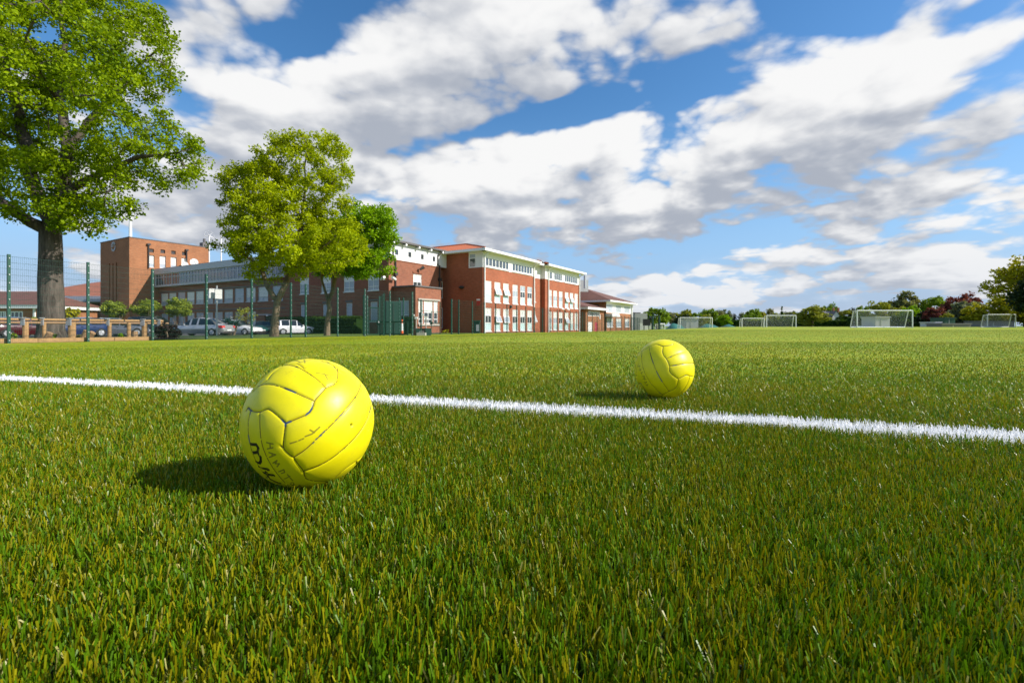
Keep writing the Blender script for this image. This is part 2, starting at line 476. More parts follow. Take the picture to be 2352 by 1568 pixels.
# ------------------------------------------------------------------ ground
def sheet(name, xs, ys, mat, dz, mask=None, kind='structure'):
    X, Y = np.meshgrid(xs, ys)
    Z = gz(X, Y) + dz
    V = np.stack([X, Y, Z], -1).reshape(-1, 3)
    nx = len(xs)
    j, i = np.meshgrid(np.arange(len(ys) - 1), np.arange(nx - 1), indexing='ij')
    a = (j * nx + i).ravel()
    Q = np.stack([a, a + 1, a + nx + 1, a + nx], -1)
    if mask is not None:
        cx, cy = V[Q].mean(1)[:, 0], V[Q].mean(1)[:, 1]
        Q = Q[mask(cx, cy)]
    o = np_mesh(name, V, Q, mat, smooth=True)
    tag(o, kind=kind)
    return o
def strip(name, s0, s1, u0, u1, mat, dz, nu=60, ns=4, kind='structure', raise_=0.0):
    """a sheet laid along the fence direction: s across, u along"""
    uu = np.linspace(u0, u1, nu); ss = np.linspace(s0, s1, ns)
    U, SS = np.meshgrid(uu, ss)
    X = FD[0] * U + FN[0] * SS; Y = FD[1] * U + FN[1] * SS
    V = np.stack([X, Y, gz(X, Y) + dz], -1).reshape(-1, 3)
    j, i = np.meshgrid(np.arange(ns - 1), np.arange(nu - 1), indexing='ij')
    a = (j * nu + i).ravel()
    Q = np.stack([a, a + 1, a + nu + 1, a + nu], -1)[:, ::-1]
    o = np_mesh(name, V, Q, mat, smooth=True)
    tag(o, kind=kind)
    return o

LINE_P, LINE_D = np.array([-2.70, 2.55]), np.array([3.942, -1.377]); LINE_D = LINE_D / np.linalg.norm(LINE_D)
LINE_N = np.array([-LINE_D[1], LINE_D[0]]); LINE_C = float(LINE_N @ LINE_P); LINE_HW = .064
SEAM_P, SEAM_D = np.array([-2.97, 2.80]), np.array([1.11, 1.45]); SEAM_D = SEAM_D / np.linalg.norm(SEAM_D)
SEAM_N = np.array([-SEAM_D[1], SEAM_D[0]]); SEAM_C = float(SEAM_N @ SEAM_P)
OLIVE, GREEN, TAN = (.245, .225, .002), (.092, .190, .002), (.34, .31, .08)

def turf_colour(t, root, tint, amt=None):
    """green and olive yarn, white yarn on the painted line; root is where the blade stands"""
    big = t.noise(root, .55, 4, .6)
    sm = t.noise(root, 6.0, 3, .6)
    k = t.m('ADD', tint, t.m('MULTIPLY', t.m('SUBTRACT', big, .5), .5))
    k = t.m('ADD', k, t.m('MULTIPLY', t.m('SUBTRACT', sm, .5), .5))
    c = t.mix(t.ramp(k, .43, .60), GREEN, OLIVE)
    c = t.mix(t.ramp(tint, .955, .965), c, TAN)
    wob = t.m('MULTIPLY', t.m('SUBTRACT', t.noise(root, 30.0, 3, .6), .5), .018)
    ds = t.m('ABSOLUTE', t.m('SUBTRACT', t.v('DOT_PRODUCT', root, (LINE_N[0], LINE_N[1], 0)), LINE_C))
    white = t.m('MULTIPLY', t.m('LESS_THAN', t.m('ADD', ds, wob), LINE_HW), t.ramp(t.m('ADD', t.noise(root, 11.0, 4, .65), t.m('MULTIPLY', t.noise(root, 240.0, 1), .35)), .36, .46, .55, 1.0))
    se = t.m('ABSOLUTE', t.m('SUBTRACT', t.v('DOT_PRODUCT', root, (SEAM_N[0], SEAM_N[1], 0)), SEAM_C))
    fl = t.m('ABSOLUTE', t.m('SUBTRACT', t.v('DOT_PRODUCT', root, (FN[0], FN[1], 0)), 21.7))
    c = t.mix(t.m('MULTIPLY', t.m('LESS_THAN', se, .028), .30), c, (.50, .55, .30))
    c = t.mix(t.m('MULTIPLY', t.m('LESS_THAN', fl, .045), .55), c, (.62, .62, .5))
    return t.mix(white, c, (.82, .82, .82)), white

def turf_blade_material():
    m_, t, p = material('turf_yarn')
    out = [n for n in m_.node_tree.nodes if n.type == 'OUTPUT_MATERIAL'][0]
    off = t.attr('root').outputs['Vector']
    vt = t.new('ShaderNodeVectorTransform', vector_type='VECTOR', convert_from='OBJECT', convert_to='WORLD')
    t.put(vt.inputs[0], off)
    root = t.v('SUBTRACT', t.pos(), vt.outputs[0])
    tint = t.attr('tint').outputs['Fac']
    c, white = turf_colour(t, root, tint)
    var = t.m('MULTIPLY_ADD', t.m('FRACT', t.m('MULTIPLY', tint, 37.0)), .5, .75)
    c = t.v('SCALE', c, None, t.m('MAXIMUM', var, t.m('MULTIPLY', white, 1.0)))
    t.put(p.inputs['Base Color'], c)
    t.put(p.inputs['Roughness'], t.m('MULTIPLY_ADD', white, .2, .40))
    p.inputs['Specular IOR Level'].default_value = .42
    tr = t.new('ShaderNodeBsdfTranslucent'); t.put(tr.inputs['Color'], t.v('SCALE', c, None, 1.1))
    mx = t.new('ShaderNodeMixShader'); mx.inputs[0].default_value = .24
    t.t.links.new(p.outputs[0], mx.inputs[1]); t.t.links.new(tr.outputs[0], mx.inputs[2]); t.t.links.new(mx.outputs[0], out.inputs[0])
    return m_
def turf_far_material():
    m_, t, p = material('turf_surface')
    q = t.pos()
    tint = t.noise(q, 55.0, 3, .7)
    c, white = turf_colour(t, q, t.ramp(tint, .3, .7, 0, .95, False))
    big = t.noise(t.v('MULTIPLY', q, (1, .5, 1)), .35, 4, .6)
    c = t.v('SCALE', c, None, t.m('MULTIPLY_ADD', big, .7, 1.25))
    c = t.mix(white, t.v('MULTIPLY', c, (1.12, 1.0, .3)), (.8, .8, .8))
    t.put(p.inputs['Base Color'], c); p.inputs['Roughness'].default_value = .55
    p.inputs['Specular IOR Level'].default_value = .12
    bp = t.new('ShaderNodeBump'); bp.inputs['Strength'].default_value = .6; bp.inputs['Distance'].default_value = .02
    t.put(bp.inputs['Height'], t.noise(q, 40.0, 3, .7)); t.t.links.new(bp.outputs[0], p.inputs['Normal'])
    return m_
M['turf_yarn'] = turf_blade_material()
M['turf_far'] = turf_far_material()
M['infill'] = plain('rubber_infill', (.020, .022, .012), .9, var=.6, scale=300)
def grass_mat():
    m_, t, p = material('mown_grass')
    q = t.pos()
    n, n2 = t.noise(q, 18, 5, .7), t.noise(q, .4, 4, .6)
    f = t.m('MULTIPLY_ADD', n2, .5, t.m('MULTIPLY', n, .6))
    t.put(p.inputs['Base Color'], t.mix(t.ramp(f, .35, .75), (.06, .13, .006), (.15, .21, .010)))
    p.inputs['Roughness'].default_value = .8
    return m_
M['grass'] = grass_mat()
M['asphalt'] = plain('asphalt', (.055, .055, .057), .9, var=.3, scale=2)
M['paving'] = plain('pale_paving', (.46, .40, .32), .85, var=.2, scale=1.2)

gx = np.unique(np.concatenate([np.linspace(-900, -130, 16), np.linspace(-130, 130, 66), np.linspace(130, 900, 16)]))
gy = np.unique(np.concatenate([np.linspace(-300, -10, 8), np.linspace(-10, 160, 60), np.linspace(160, 420, 14), np.linspace(420, 2500, 12)]))
sheet('ground', gx, gy, M['grass'], -.05)
strip('pitch_base', 22.55, -140, -40, 150, M['infill'], -.015, 96, 80)
# the pile as one surface where single blades no longer show
uu = np.unique(np.concatenate([np.linspace(-40, -8, 17), np.linspace(-8, 16, 73), np.linspace(16, 150, 90)])); ss_ = np.unique(np.concatenate([np.linspace(-140, -14, 60), np.linspace(-14, 14, 85), np.linspace(14, 22.5, 9)]))
def far_turf():
    U, SS = np.meshgrid(uu, ss_)
    X = FD[0] * U + FN[0] * SS; Y = FD[1] * U + FN[1] * SS
    V = np.stack([X, Y, gz(X, Y) + np.interp(np.hypot(X, Y), [1.0, 1.6, 2.6, 5, 10, 30], [-.013, -.003, .0105, .0178, .0198, .0205])], -1).reshape(-1, 3)
    nu = len(uu)
    j, i = np.meshgrid(np.arange(len(ss_) - 1), np.arange(nu - 1), indexing='ij')
    a = (j * nu + i).ravel()
    Q = np.stack([a, a + nu, a + nu + 1, a + 1], -1)
    c = V[Q].mean(1)
    Q = Q[np.hypot(c[:, 0], c[:, 1]) > 1.2]
    tag(np_mesh('pitch', V, Q, M['turf_far'], smooth=True), kind='structure')
far_turf()
strip('verge', 22.62, 38, -15, 58, M['grass'], .03, 60, 10)
strip('car_park', 38, 62, -30, 95, M['asphalt'], -.03, 60, 12)

# ------------------------------------------------------------------ the pile: blades in tiles, spread over the pitch
rng = np.random.default_rng(7)
def blade_tile(size, pitch, per, hgt, wid, seed, segs=2, lean=.38):
    r = np.random.default_rng(seed)
    n = max(1, int(round(size / pitch)))
    gx_, gy_ = np.meshgrid((np.arange(n) + .5) * size / n - size / 2, (np.arange(n) + .5) * size / n - size / 2)
    tx = gx_.ravel() + r.uniform(-.45, .45, n * n) * pitch; ty = gy_.ravel() + r.uniform(-.45, .45, n * n) * pitch
    tt = r.uniform(0, 1, n * n)
    N = n * n * per
    bx = np.repeat(tx, per) + r.normal(0, pitch * .18, N); by = np.repeat(ty, per) + r.normal(0, pitch * .18, N)
    # ---- a blade never roots outside its tile by more than a hair
    ang = r.uniform(0, 2 * np.pi, N)
    ln = np.abs(r.normal(0, lean, N)) + .04
    ld_ = r.uniform(0, 2 * np.pi, N)
    h = hgt * r.uniform(.60, 1.0, N); w = wid * r.uniform(.7, 1.25, N) * .5
    bend = r.uniform(-.1, .25, N)
    tint = np.clip(.5 + .42 * (np.repeat(tt, per) - .5) + r.normal(0, .22, N), 0, .95)
    tint = np.where(r.uniform(0, 1, N) < .016, .99, tint)
    rows = []
    cax, cay = np.cos(ang), np.sin(ang)
    for k in range(segs + 1):
        f = k / segs
        a = ln * (.6 + .8 * f * (1 + bend))
        L = h * f
        px_, py_, pz = bx + np.cos(ld_) * np.sin(a) * L, by + np.sin(ld_) * np.sin(a) * L, np.cos(a) * L
        ww = w * (1.0 - .12 * f)
        rows.append(np.stack([px_ - cax * ww, py_ - cay * ww, pz], -1))
        rows.append(np.stack([px_ + cax * ww, py_ + cay * ww, pz], -1))
    V = np.stack(rows, 1)                                   # N, 2(segs+1), 3
    root = V.copy(); root[..., 0] -= bx[:, None]; root[..., 1] -= by[:, None]; root[..., 2] = 0
    nv = 2 * (segs + 1)
    base = (np.arange(N) * nv)[:, None]
    Q = np.concatenate([base + np.array([[2 * k, 2 * k + 1, 2 * k + 3, 2 * k + 2]]) for k in range(segs)], 0)
    return V.reshape(-1, 3), Q, {'tint': ('FLOAT', np.repeat(tint, nv)), 'root': ('FLOAT_VECTOR', root.reshape(-1, 3))}

def turf(name, tile, variants, centres, spec, dz=0.0):
    protos = []
    for i in range(variants):
        V, Q, A = blade_tile(tile, spec[0], spec[1], spec[2], spec[3], 100 + i + int(tile * 1000), spec[4], spec[5])
        o = np_mesh(name + '_tile', V, Q, M['turf_yarn'], attrs=A, link=False)
        protos.append(o)
    centres = np.asarray(centres)
    P = np.column_stack([centres, gz(centres[:, 0], centres[:, 1]) + dz])
    me = bpy.data.meshes.new(name); me.vertices.add(len(P)); me.vertices.foreach_set('co', P.astype(np.float32).ravel())
    r = np.random.default_rng(5)
    a = me.attributes.new('turn', 'FLOAT_VECTOR', 'POINT')
    rot = np.zeros((len(P), 3), np.float32); rot[:, 2] = r.integers(0, 4, len(P)) * (math.pi / 2)
    e = .3                                             # lean every tile with the ground
    rx = np.arctan((gz(P[:, 0], P[:, 1] + e) - gz(P[:, 0], P[:, 1] - e)) / (2 * e)); ry = -np.arctan((gz(P[:, 0] + e, P[:, 1]) - gz(P[:, 0] - e, P[:, 1])) / (2 * e))
    cz, sz = np.cos(rot[:, 2]), np.sin(rot[:, 2])
    rot[:, 0] = rx * cz + ry * sz; rot[:, 1] = -rx * sz + ry * cz
    a.data.foreach_set('vector', rot.ravel())
    a = me.attributes.new('which', 'INT', 'POINT'); a.data.foreach_set('value', r.integers(0, variants, len(P)).astype(np.int32))
    o = bpy.data.objects.new(name, me); COL.objects.link(o)
    g = bpy.data.node_groups.new(name, 'GeometryNodeTree')
    g.interface.new_socket('Geometry', in_out='INPUT', socket_type='NodeSocketGeometry')
    g.interface.new_socket('Geometry', in_out='OUTPUT', socket_type='NodeSocketGeometry')
    t = NT(g)
    gi, go = t.new('NodeGroupInput'), t.new('NodeGroupOutput')
    j = t.new('GeometryNodeGeometryToInstance')
    for pr in reversed(protos):
        oi = t.new('GeometryNodeObjectInfo'); oi.inputs['Object'].default_value = pr
        g.links.new(oi.outputs['Geometry'], j.inputs[0])
    # every prototype stays an instance of its own so that the index can pick one
    g.nodes.remove(j)
    jj = t.new('GeometryNodeJoinGeometry')
    for pr in reversed(protos):
        oi = t.new('GeometryNodeObjectInfo'); oi.inputs['Object'].default_value = pr; oi.inputs['As Instance'].default_value = True
        g.links.new(oi.outputs['Geometry'], jj.inputs[0])
    ip = t.new('GeometryNodeInstanceOnPoints'); ip.inputs['Pick Instance'].default_value = True
    na = t.new('GeometryNodeInputNamedAttribute', data_type='FLOAT_VECTOR'); na.inputs['Name'].default_value = 'turn'
    nb = t.new('GeometryNodeInputNamedAttribute', data_type='INT'); nb.inputs['Name'].default_value = 'which'
    g.links.new(gi.outputs[0], ip.inputs['Points']); g.links.new(jj.outputs[0], ip.inputs['Instance'])
    g.links.new(nb.outputs['Attribute'], ip.inputs['Instance Index']); g.links.new(na.outputs['Attribute'], ip.inputs['Rotation'])
    g.links.new(ip.outputs[0], go.inputs[0])
    md = o.modifiers.new('pile', 'NODES'); md.node_group = g
    tag(o, 'short green and olive artificial grass blades covering the pitch', 'artificial grass', kind='stuff')
    return o

def centres_in(tile, x0, x1, y0, y1, test):
    xs = np.arange(x0 + tile / 2, x1, tile); ys = np.arange(y0 + tile / 2, y1, tile)
    X, Y = np.meshgrid(xs, ys); c = np.stack([X.ravel(), Y.ravel()], -1)
    return c[test(c[:, 0], c[:, 1])]
def in_view(c, pad):          # region the camera or a camera a step to either side can see
    return np.abs(c[0]) < 1.12 * c[1] + pad
def pitch_side(x, y, tile):
    return x * FN[0] + y * FN[1] < 22.5 - tile * .7
near = centres_in(.4, -5.2, 5.2, -.2, 2.6, lambda x, y: (np.abs(x) < 1.12 * y + 1.1))
nr = np.hypot(near[:, 0], near[:, 1])
turf('turf_pile', .4, 6, near[nr < 1.35], (.0094, 8, .044, .0015, 3, .17), -.014)
turf('turf_pile', .4, 6, near[(nr >= 1.35) & (nr < 2.0)], (.0110, 7, .042, .0018, 2, .45), -.011)
turf('turf_pile', .4, 6, near[nr >= 2.0], (.0150, 7, .036, .0024, 2, .72), -.005)
mid = centres_in(1.3, -10.4, 10.4, 2.6, 7.8, lambda x, y: (np.abs(x) < 1.12 * y + 2.2))
mr = np.hypot(mid[:, 0], mid[:, 1])
turf('turf_pile', 1.3, 5, mid[mr < 4.9], (.023, 7, .032, .0034, 1, .92))
turf('turf_pile', 1.3, 5, mid[mr >= 4.9], (.028, 6, .034, .0038, 1, 1.10))
far = centres_in(2.0, -40, 40, 7.8, 31.8, lambda x, y: (np.abs(x) < 1.12 * y + 4) & pitch_side(x, y, 2.0))
turf('turf_pile', 2.0, 4, far, (.060, 7, .028, .009, 1, 1.0))

# ------------------------------------------------------------------ the two footballs
def ball_material():
    m_, t, p = material('yellow_leather')
    seam = t.attr('seam').outputs['Fac']; ink = t.attr('ink').outputs['Fac']; pen = t.attr('pen').outputs['Fac']
    q = t.new('ShaderNodeTexCoord').outputs['Object']
    n = t.noise(q, 9, 6, .65); n2 = t.noise(q, 60, 5, .7); n3 = t.noise(q, 22, 4, .6)
    base = t.mix(t.ramp(n, .35, .7), (.83, .72, .003), (.88, .78, .006))
    # dirt, rubbed patches and fine scratches
    sc = t.noise(t.v('MULTIPLY', q, (1, 3.2, 1.4)), 70, 2, .5, 1.6)
    scr = t.m('MULTIPLY', t.ramp(t.m('ABSOLUTE', t.m('SUBTRACT', sc, .5)), .012, .0), t.ramp(n3, .56, .66))
    base = t.mix(t.m('MULTIPLY', scr, .7), base, (.16, .15, .03))
    dots = t.ramp(t.noise(q, 120, 2, .5), .74, .80)
    base = t.mix(t.m('MULTIPLY', dots, .35), base, (.22, .18, .04))
    grime = t.ramp(t.m('ADD', n, t.m('MULTIPLY', n2, .4)), .62, .95)
    base = t.mix(t.m('MULTIPLY', grime, .30), base, (.42, .38, .02))
    # worn paint of the stitched seams: brown thread, black and blue remains here and there
    st = t.m('GREATER_THAN', t.noise(q, 210, 1, .5), .33)
    sm = t.ramp(seam, .00055, .0017, 1, 0)
    blk = t.ramp(n3, .545, .585)
    scol = t.mix(blk, (.13, .075, .010), (.012, .014, .022))
    scol = t.mix(t.m('MULTIPLY', blk, t.ramp(t.noise(q, 5, 2), .52, .6)), scol, (.01, .06, .17))
    wide = t.ramp(seam, .0005, t.m('MULTIPLY_ADD', blk, .0013, .0012), 1, 0)
    halo = t.ramp(seam, .001, .006, .30, 0)
    base = t.mix(t.m('MULTIPLY', halo, t.ramp(n, .4, .7)), base, (.40, .30, .01))
    base = t.mix(t.m('MULTIPLY', wide, t.m('MAXIMUM', t.m('MULTIPLY', st, .9), blk)), base, scol)
    worn = t.ramp(n2, .52, .62)
    base = t.mix(t.m('MULTIPLY', t.ramp(ink, .0001, .0006, 1, 0), t.m('SUBTRACT', 1.0, t.m('MULTIPLY', worn, .8))), base, (.012, .012, .010))
    base = t.mix(t.m('MULTIPLY', t.ramp(pen, .0006, .0017, .75, 0), t.ramp(n2, .30, .45)), base, (.10, .085, .02))
    t.put(p.inputs['Base Color'], base)
    t.put(p.inputs['Roughness'], t.m('MULTIPLY_ADD', n2, .25, .29))
    p.inputs['Specular IOR Level'].default_value = .4
    p.inputs['Subsurface Weight'].default_value = 0.0
    bp = t.new('ShaderNodeBump'); bp.inputs['Strength'].default_value = .25; bp.inputs['Distance'].default_value = .002
    t.put(bp.inputs['Height'], t.m('ADD', n, t.m('MULTIPLY', n2, .35))); t.t.links.new(bp.outputs[0], p.inputs['Normal'])
    return m_
M['ball'] = ball_material()
BR = .11
def hit(c, fx, fy):
    """where the sight line through a photograph point meets the ball"""
    px, py = fx * .57422, fy * .57422
    o = Vector((0, 0, CZ)); d = Vector(((px - 1176) / FOC, 1, (HZ - py) / FOC)).normalized()
    oc = o - c
    b = oc.dot(d); q = b * b - (oc.dot(oc) - BR * BR)
    tt = -b - math.sqrt(q) if q > 0 else -b
    return ((o + d * tt) - c).normalized()
def curve_dirs(c, pts, org, s, step=.012, closed=False):
    P = [hit(c, org[0] + x / s, org[1] + y / s) for x, y in pts]
    out = []
    for a, b in zip(P[:-1], P[1:]):
        n = max(2, int((a - b).length / step))
        for k in range(n): out.append(a.lerp(b, k / n).normalized())
    out.append(P[-1])
    return out
def smooth_pts(pts, it=2):
    """rounds a long traced seam (corner cutting, ends kept)"""
    for _ in range(it):
        if len(pts) < 3: return pts
        q = [pts[0]]
        for a, b in zip(pts[:-1], pts[1:]):
            q += [(a[0] * .75 + b[0] * .25, a[1] * .75 + b[1] * .25), (a[0] * .25 + b[0] * .75, a[1] * .25 + b[1] * .75)]
        q.append(pts[-1]); pts = q
    return pts
def football(px, py, d, seams, inks, pens, org, s, label, hole=None):
    x, y = at(px, d)
    c = Vector((x, y, zat(py, d)))
    n = 190
    # a cube blown up to a sphere
    lin = np.tan(np.linspace(-1, 1, n) * np.pi / 4)
    A, B = np.meshgrid(lin, lin); one = np.ones_like(A)
    Vs, Qs, base = [], [], 0
    j, i = np.meshgrid(np.arange(n - 1), np.arange(n - 1), indexing='ij'); a = (j * n + i).ravel()
    q0 = np.stack([a, a + 1, a + n + 1, a + n], -1)
    for f in ((A, B, one), (-A, B, -one), (one, A, B), (-one, -A, B), (-A, one, B), (A, -one, B)):
        v = np.stack(f, -1).reshape(-1, 3); Vs.append(v / np.linalg.norm(v, axis=1)[:, None]); Qs.append(q0 + base); base += n * n
    V = np.concatenate(Vs); Q = np.concatenate(Qs)
    def field(curves, fine=.0022, mirror=True):
        pts = []
        for cv in curves: pts += curve_dirs(c, cv, org, s, fine)
        pts = [Vector(p) for p in pts]
        if mirror:
            tocam = (Vector((0, 0, CZ)) - c).normalized()
            half = Matrix.Rotation(math.pi, 3, Vector((tocam.x * .2, tocam.y * .2, 1)).normalized())
            pts += [half @ p for p in pts]
        kd = kdtree.KDTree(len(pts))
        for k, p in enumerate(pts): kd.insert(p, k)
        kd.balance()
        return np.array([kd.find(v)[2] for v in V]) * BR
    seam = field([smooth_pts(q, 1) for q in seams])
    pen = field(pens, mirror=False) if pens else np.full(len(V), 1.0)
    ink = np.full(len(V), 1.0)
    for cv, w in inks: ink = np.minimum(ink, np.maximum(field([cv], mirror=False) - w, 0))
    r = BR * (1 - .011 * np.exp(-(seam / .0019) ** 2) - .007 * np.exp(-(seam / .007) ** 2))
    if hole:
        hd = np.linalg.norm(V - np.array(hit(c, org[0] + hole[0] / s, org[1] + hole[1] / s)), axis=1) * BR
        r -= .004 * np.exp(-(hd / .0022) ** 2); ink = np.minimum(ink, np.maximum(hd - .0018, 0))
    o = np_mesh('football', V * r[:, None], Q, M['ball'], smooth=True,
                attrs={'seam': ('FLOAT', seam), 'ink': ('FLOAT', ink), 'pen': ('FLOAT', pen)})
    # join the six faces of the blown-up cube
    bm = bmesh.new(); bm.from_mesh(o.data); bmesh.ops.remove_doubles(bm, verts=bm.verts, dist=1e-5); bm.to_mesh(o.data); bm.free()
    o.location = c
    o.scale = (.985, .985, 1.018)          # a hand-stitched ball, not quite round
    tag(o, label, 'football', 'yellow footballs on the pitch')
    return o
N1 = [
    [(312, 420), (385, 397), (500, 408), (640, 455), (760, 510), (895, 565)],
    [(545, 212), (640, 203), (740, 230), (820, 275), (900, 325), (960, 370), (1022, 435)],
    [(905, 125), (970, 165), (1060, 190), (1145, 238), (1245, 252), (1300, 275)],
    [(1145, 238), (1152, 300), (1138, 390), (1030, 433)],
    [(1022, 435), (960, 505), (903, 565), (890, 630), (840, 700), (720, 750), (608, 795)],
    [(605, 795), (540, 735), (440, 652), (400, 652), (343, 683), (245, 672), (218, 632), (196, 668)],
    [(605, 795), (590, 900), (578, 1040), (620, 1090), (688, 1140)],
    [(688, 1140), (720, 1190), (795, 1275), (805, 1330), (825, 1360), (900, 1378), (1058, 1378), (1065, 1412)],
    [(688, 1140), (800, 1070), (900, 980), (1020, 870), (1120, 775), (1220, 670), (1300, 570), (1360, 490), (1398, 375)],
    [(795, 1275), (900, 1245), (1000, 1200), (1100, 1140), (1200, 1060), (1300, 970), (1400, 850), (1460, 740), (1490, 640), (1503, 560)],
    [(1058, 1378), (1120, 1340), (1200, 1270), (1260, 1225), (1340, 1172), (1440, 1085), (1455, 1040), (1500, 960), (1528, 870)],
    [(1340, 1172), (1338, 1215), (1318, 1262)],
    [(1455, 1040), (1462, 1062)],
    [(240, 680), (215, 760), (213, 880), (225, 960), (255, 1090), (330, 1240), (420, 1350)],
    [(335, 685), (335, 850), (350, 980), (380, 1080), (440, 1200), (520, 1310), (600, 1395)],
    [(578, 1040), (558, 1026)],
    [(1398, 375), (1340, 300), (1300, 275)],
]
I1 = [([(238, 1000), (306, 1006), (326, 1040), (322, 1080), (268, 1088)], .0022), ([(322, 1085), (350, 1130), (354, 1170), (340, 1190), (300, 1180)], .0022),
      ([(330, 1232), (404, 1246)], .0022), ([(422, 1252), (426, 1253)], .0030), ([(378, 1284), (482, 1312)], .0028), ([(410, 1278), (432, 1330)], .0026),
      ([(455, 1350), (545, 1388)], .0028)]
P1 = [[(412, 985), (478, 1000)], [(420, 1048), (478, 1036)], [(447, 992), (452, 1042)],
      [(437, 1085), (508, 1105)], [(440, 1133), (508, 1105)], [(470, 1093), (470, 1122)],
      [(478, 1190), (520, 1163)], [(520, 1163), (502, 1196)], [(502, 1196), (545, 1194)], [(545, 1194), (520, 1226)],
      [(538, 1276), (590, 1253)], [(590, 1253), (598, 1280), (566, 1292)],
      [(600, 1345), (652, 1318)], [(628, 1302), (682, 1362)],
      [(662, 1385), (682, 1378), (696, 1394), (682, 1410), (664, 1402), (662, 1385)],
      [(728, 1432), (752, 1404)], [(752, 1404), (778, 1436)], [(778, 1436), (806, 1408)],
      [(655, 995), (720, 975), (795, 945)], [(810, 925), (880, 900), (960, 830)], [(860, 860), (905, 885)], [(1008, 300), (1040, 352)],
      [(920, 290), (990, 300), (1100, 330)], [(690, 170), (760, 185), (860, 165), (960, 180), (1060, 215)], [(800, 160), (808, 190)]]
football(712, 970.0, .850, N1, I1, P1, (900, 1380), 2.5286, 'nearer and larger-looking yellow football with black letters and a pen scrawl on its side', hole=(1287, 808))
N2 = [
    [(1325, 298), (1345, 400), (1390, 530), (1440, 650), (1520, 780), (1600, 890)],
    [(1228, 348), (1220, 440), (1235, 560), (1270, 660), (1330, 760), (1420, 860), (1510, 940)],
    [(1130, 500), (1145, 580), (1158, 640)],
    [(1150, 420), (1190, 372), (1228, 348), (1325, 296), (1410, 257), (1460, 268), (1515, 290), (1600, 275), (1662, 264), (1668, 248)],
    [(1515, 290), (1507, 395), (1565, 455), (1608, 552), (1605, 625), (1660, 680), (1728, 725)],
    [(1565, 455), (1640, 420), (1730, 382), (1850, 358)],
    [(1608, 552), (1700, 540), (1800, 522), (1940, 515)],
    [(1728, 725), (1780, 700), (1845, 665), (1890, 690), (1930, 690)],
    [(1728, 725), (1718, 790), (1690, 855), (1600, 890), (1510, 940), (1480, 962)],
    [(1888, 690), (1860, 780), (1800, 870), (1720, 945)],
    [(1118, 688), (1158, 674)], [(1180, 812), (1200, 768), (1250, 830), (1312, 938)],
]
P2 = [[(1182, 522), (1172, 560)], [(1172, 560), (1205, 545)], [(1205, 545), (1192, 582)],
      [(1198, 596), (1216, 592), (1218, 610), (1202, 612), (1198, 596)], [(1212, 640), (1240, 632)], [(1224, 636), (1234, 668)],
      [(1230, 690), (1262, 678)], [(1262, 678), (1268, 694), (1248, 700)], [(1242, 724), (1272, 706)], [(1272, 706), (1264, 732)], [(1264, 732), (1290, 726)],
      [(1258, 764), (1300, 756)], [(1270, 786), (1300, 756)], [(1284, 806), (1316, 790)], [(1300, 796), (1308, 812)]]
football(1525, 847.5, 1.825, N2, [], P2, (2200, 1300), 3.36, 'farther, smaller-looking yellow football beyond the white line on the right')

# ------------------------------------------------------------------ buildings
class Fr:
    """wall frame: origin on the wall, u along it, n out of it"""
    def __init__(s, o, u, n):
        s.o, s.u, s.n = Vector((o[0], o[1], 0)), Vector((u[0], u[1], 0)), Vector((n[0], n[1], 0))
    def p(s, u, n, z):
        q = s.o + s.u * u + s.n * n; return (q.x, q.y, z)
    def pix(s, px, py, n=0):
        """point of the wall plane seen at (px, py): along, height"""
        t = (px - 1176) / FOC
        o = s.o + s.n * n
        k = (o.y * t - o.x) / (s.u.x - s.u.y * t)
        return k, zat(py, o.y + s.u.y * k)
    def box(s, mb, u0, u1, n0, n1, z0, z1, mi=0):
        P = [s.p(u, n, z) for z in (z0, z1) for u, n in ((u0, n0), (u1, n0), (u1, n1), (u0, n1))]
        mb.hexa(P, mi)
    def wall(s, mb, u0, u1, z0, z1, holes, rev=.12, n=0.0, mi=0):
        """wall face with real openings and their reveals"""
        us = sorted({u0, u1, *[h[0] for h in holes], *[h[1] for h in holes]})
        zs = sorted({z0, z1, *[h[2] for h in holes], *[h[3] for h in holes]})
        for a, b in zip(us[:-1], us[1:]):
            for c, d in zip(zs[:-1], zs[1:]):
                mu, mz = (a + b) / 2, (c + d) / 2
                if any(h[0] < mu < h[1] and h[2] < mz < h[3] for h in holes): continue
                mb.quad(s.p(a, n, c), s.p(b, n, c), s.p(b, n, d), s.p(a, n, d), mi)
        for a, b, c, d in holes:
            mb.quad(s.p(a, n, c), s.p(b, n, c), s.p(b, n - rev, c), s.p(a, n - rev, c), mi)
            mb.quad(s.p(a, n, d), s.p(b, n, d), s.p(b, n - rev, d), s.p(a, n - rev, d), mi)
            mb.quad(s.p(a, n, c), s.p(a, n, d), s.p(a, n - rev, d), s.p(a, n - rev, c), mi)
            mb.quad(s.p(b, n, c), s.p(b, n, d), s.p(b, n - rev, d), s.p(b, n - rev, c), mi)
            mb.quad(s.p(a, n - rev - .25, c), s.p(b, n - rev - .25, c), s.p(b, n - rev - .25, d), s.p(a, n - rev - .25, d), mi)

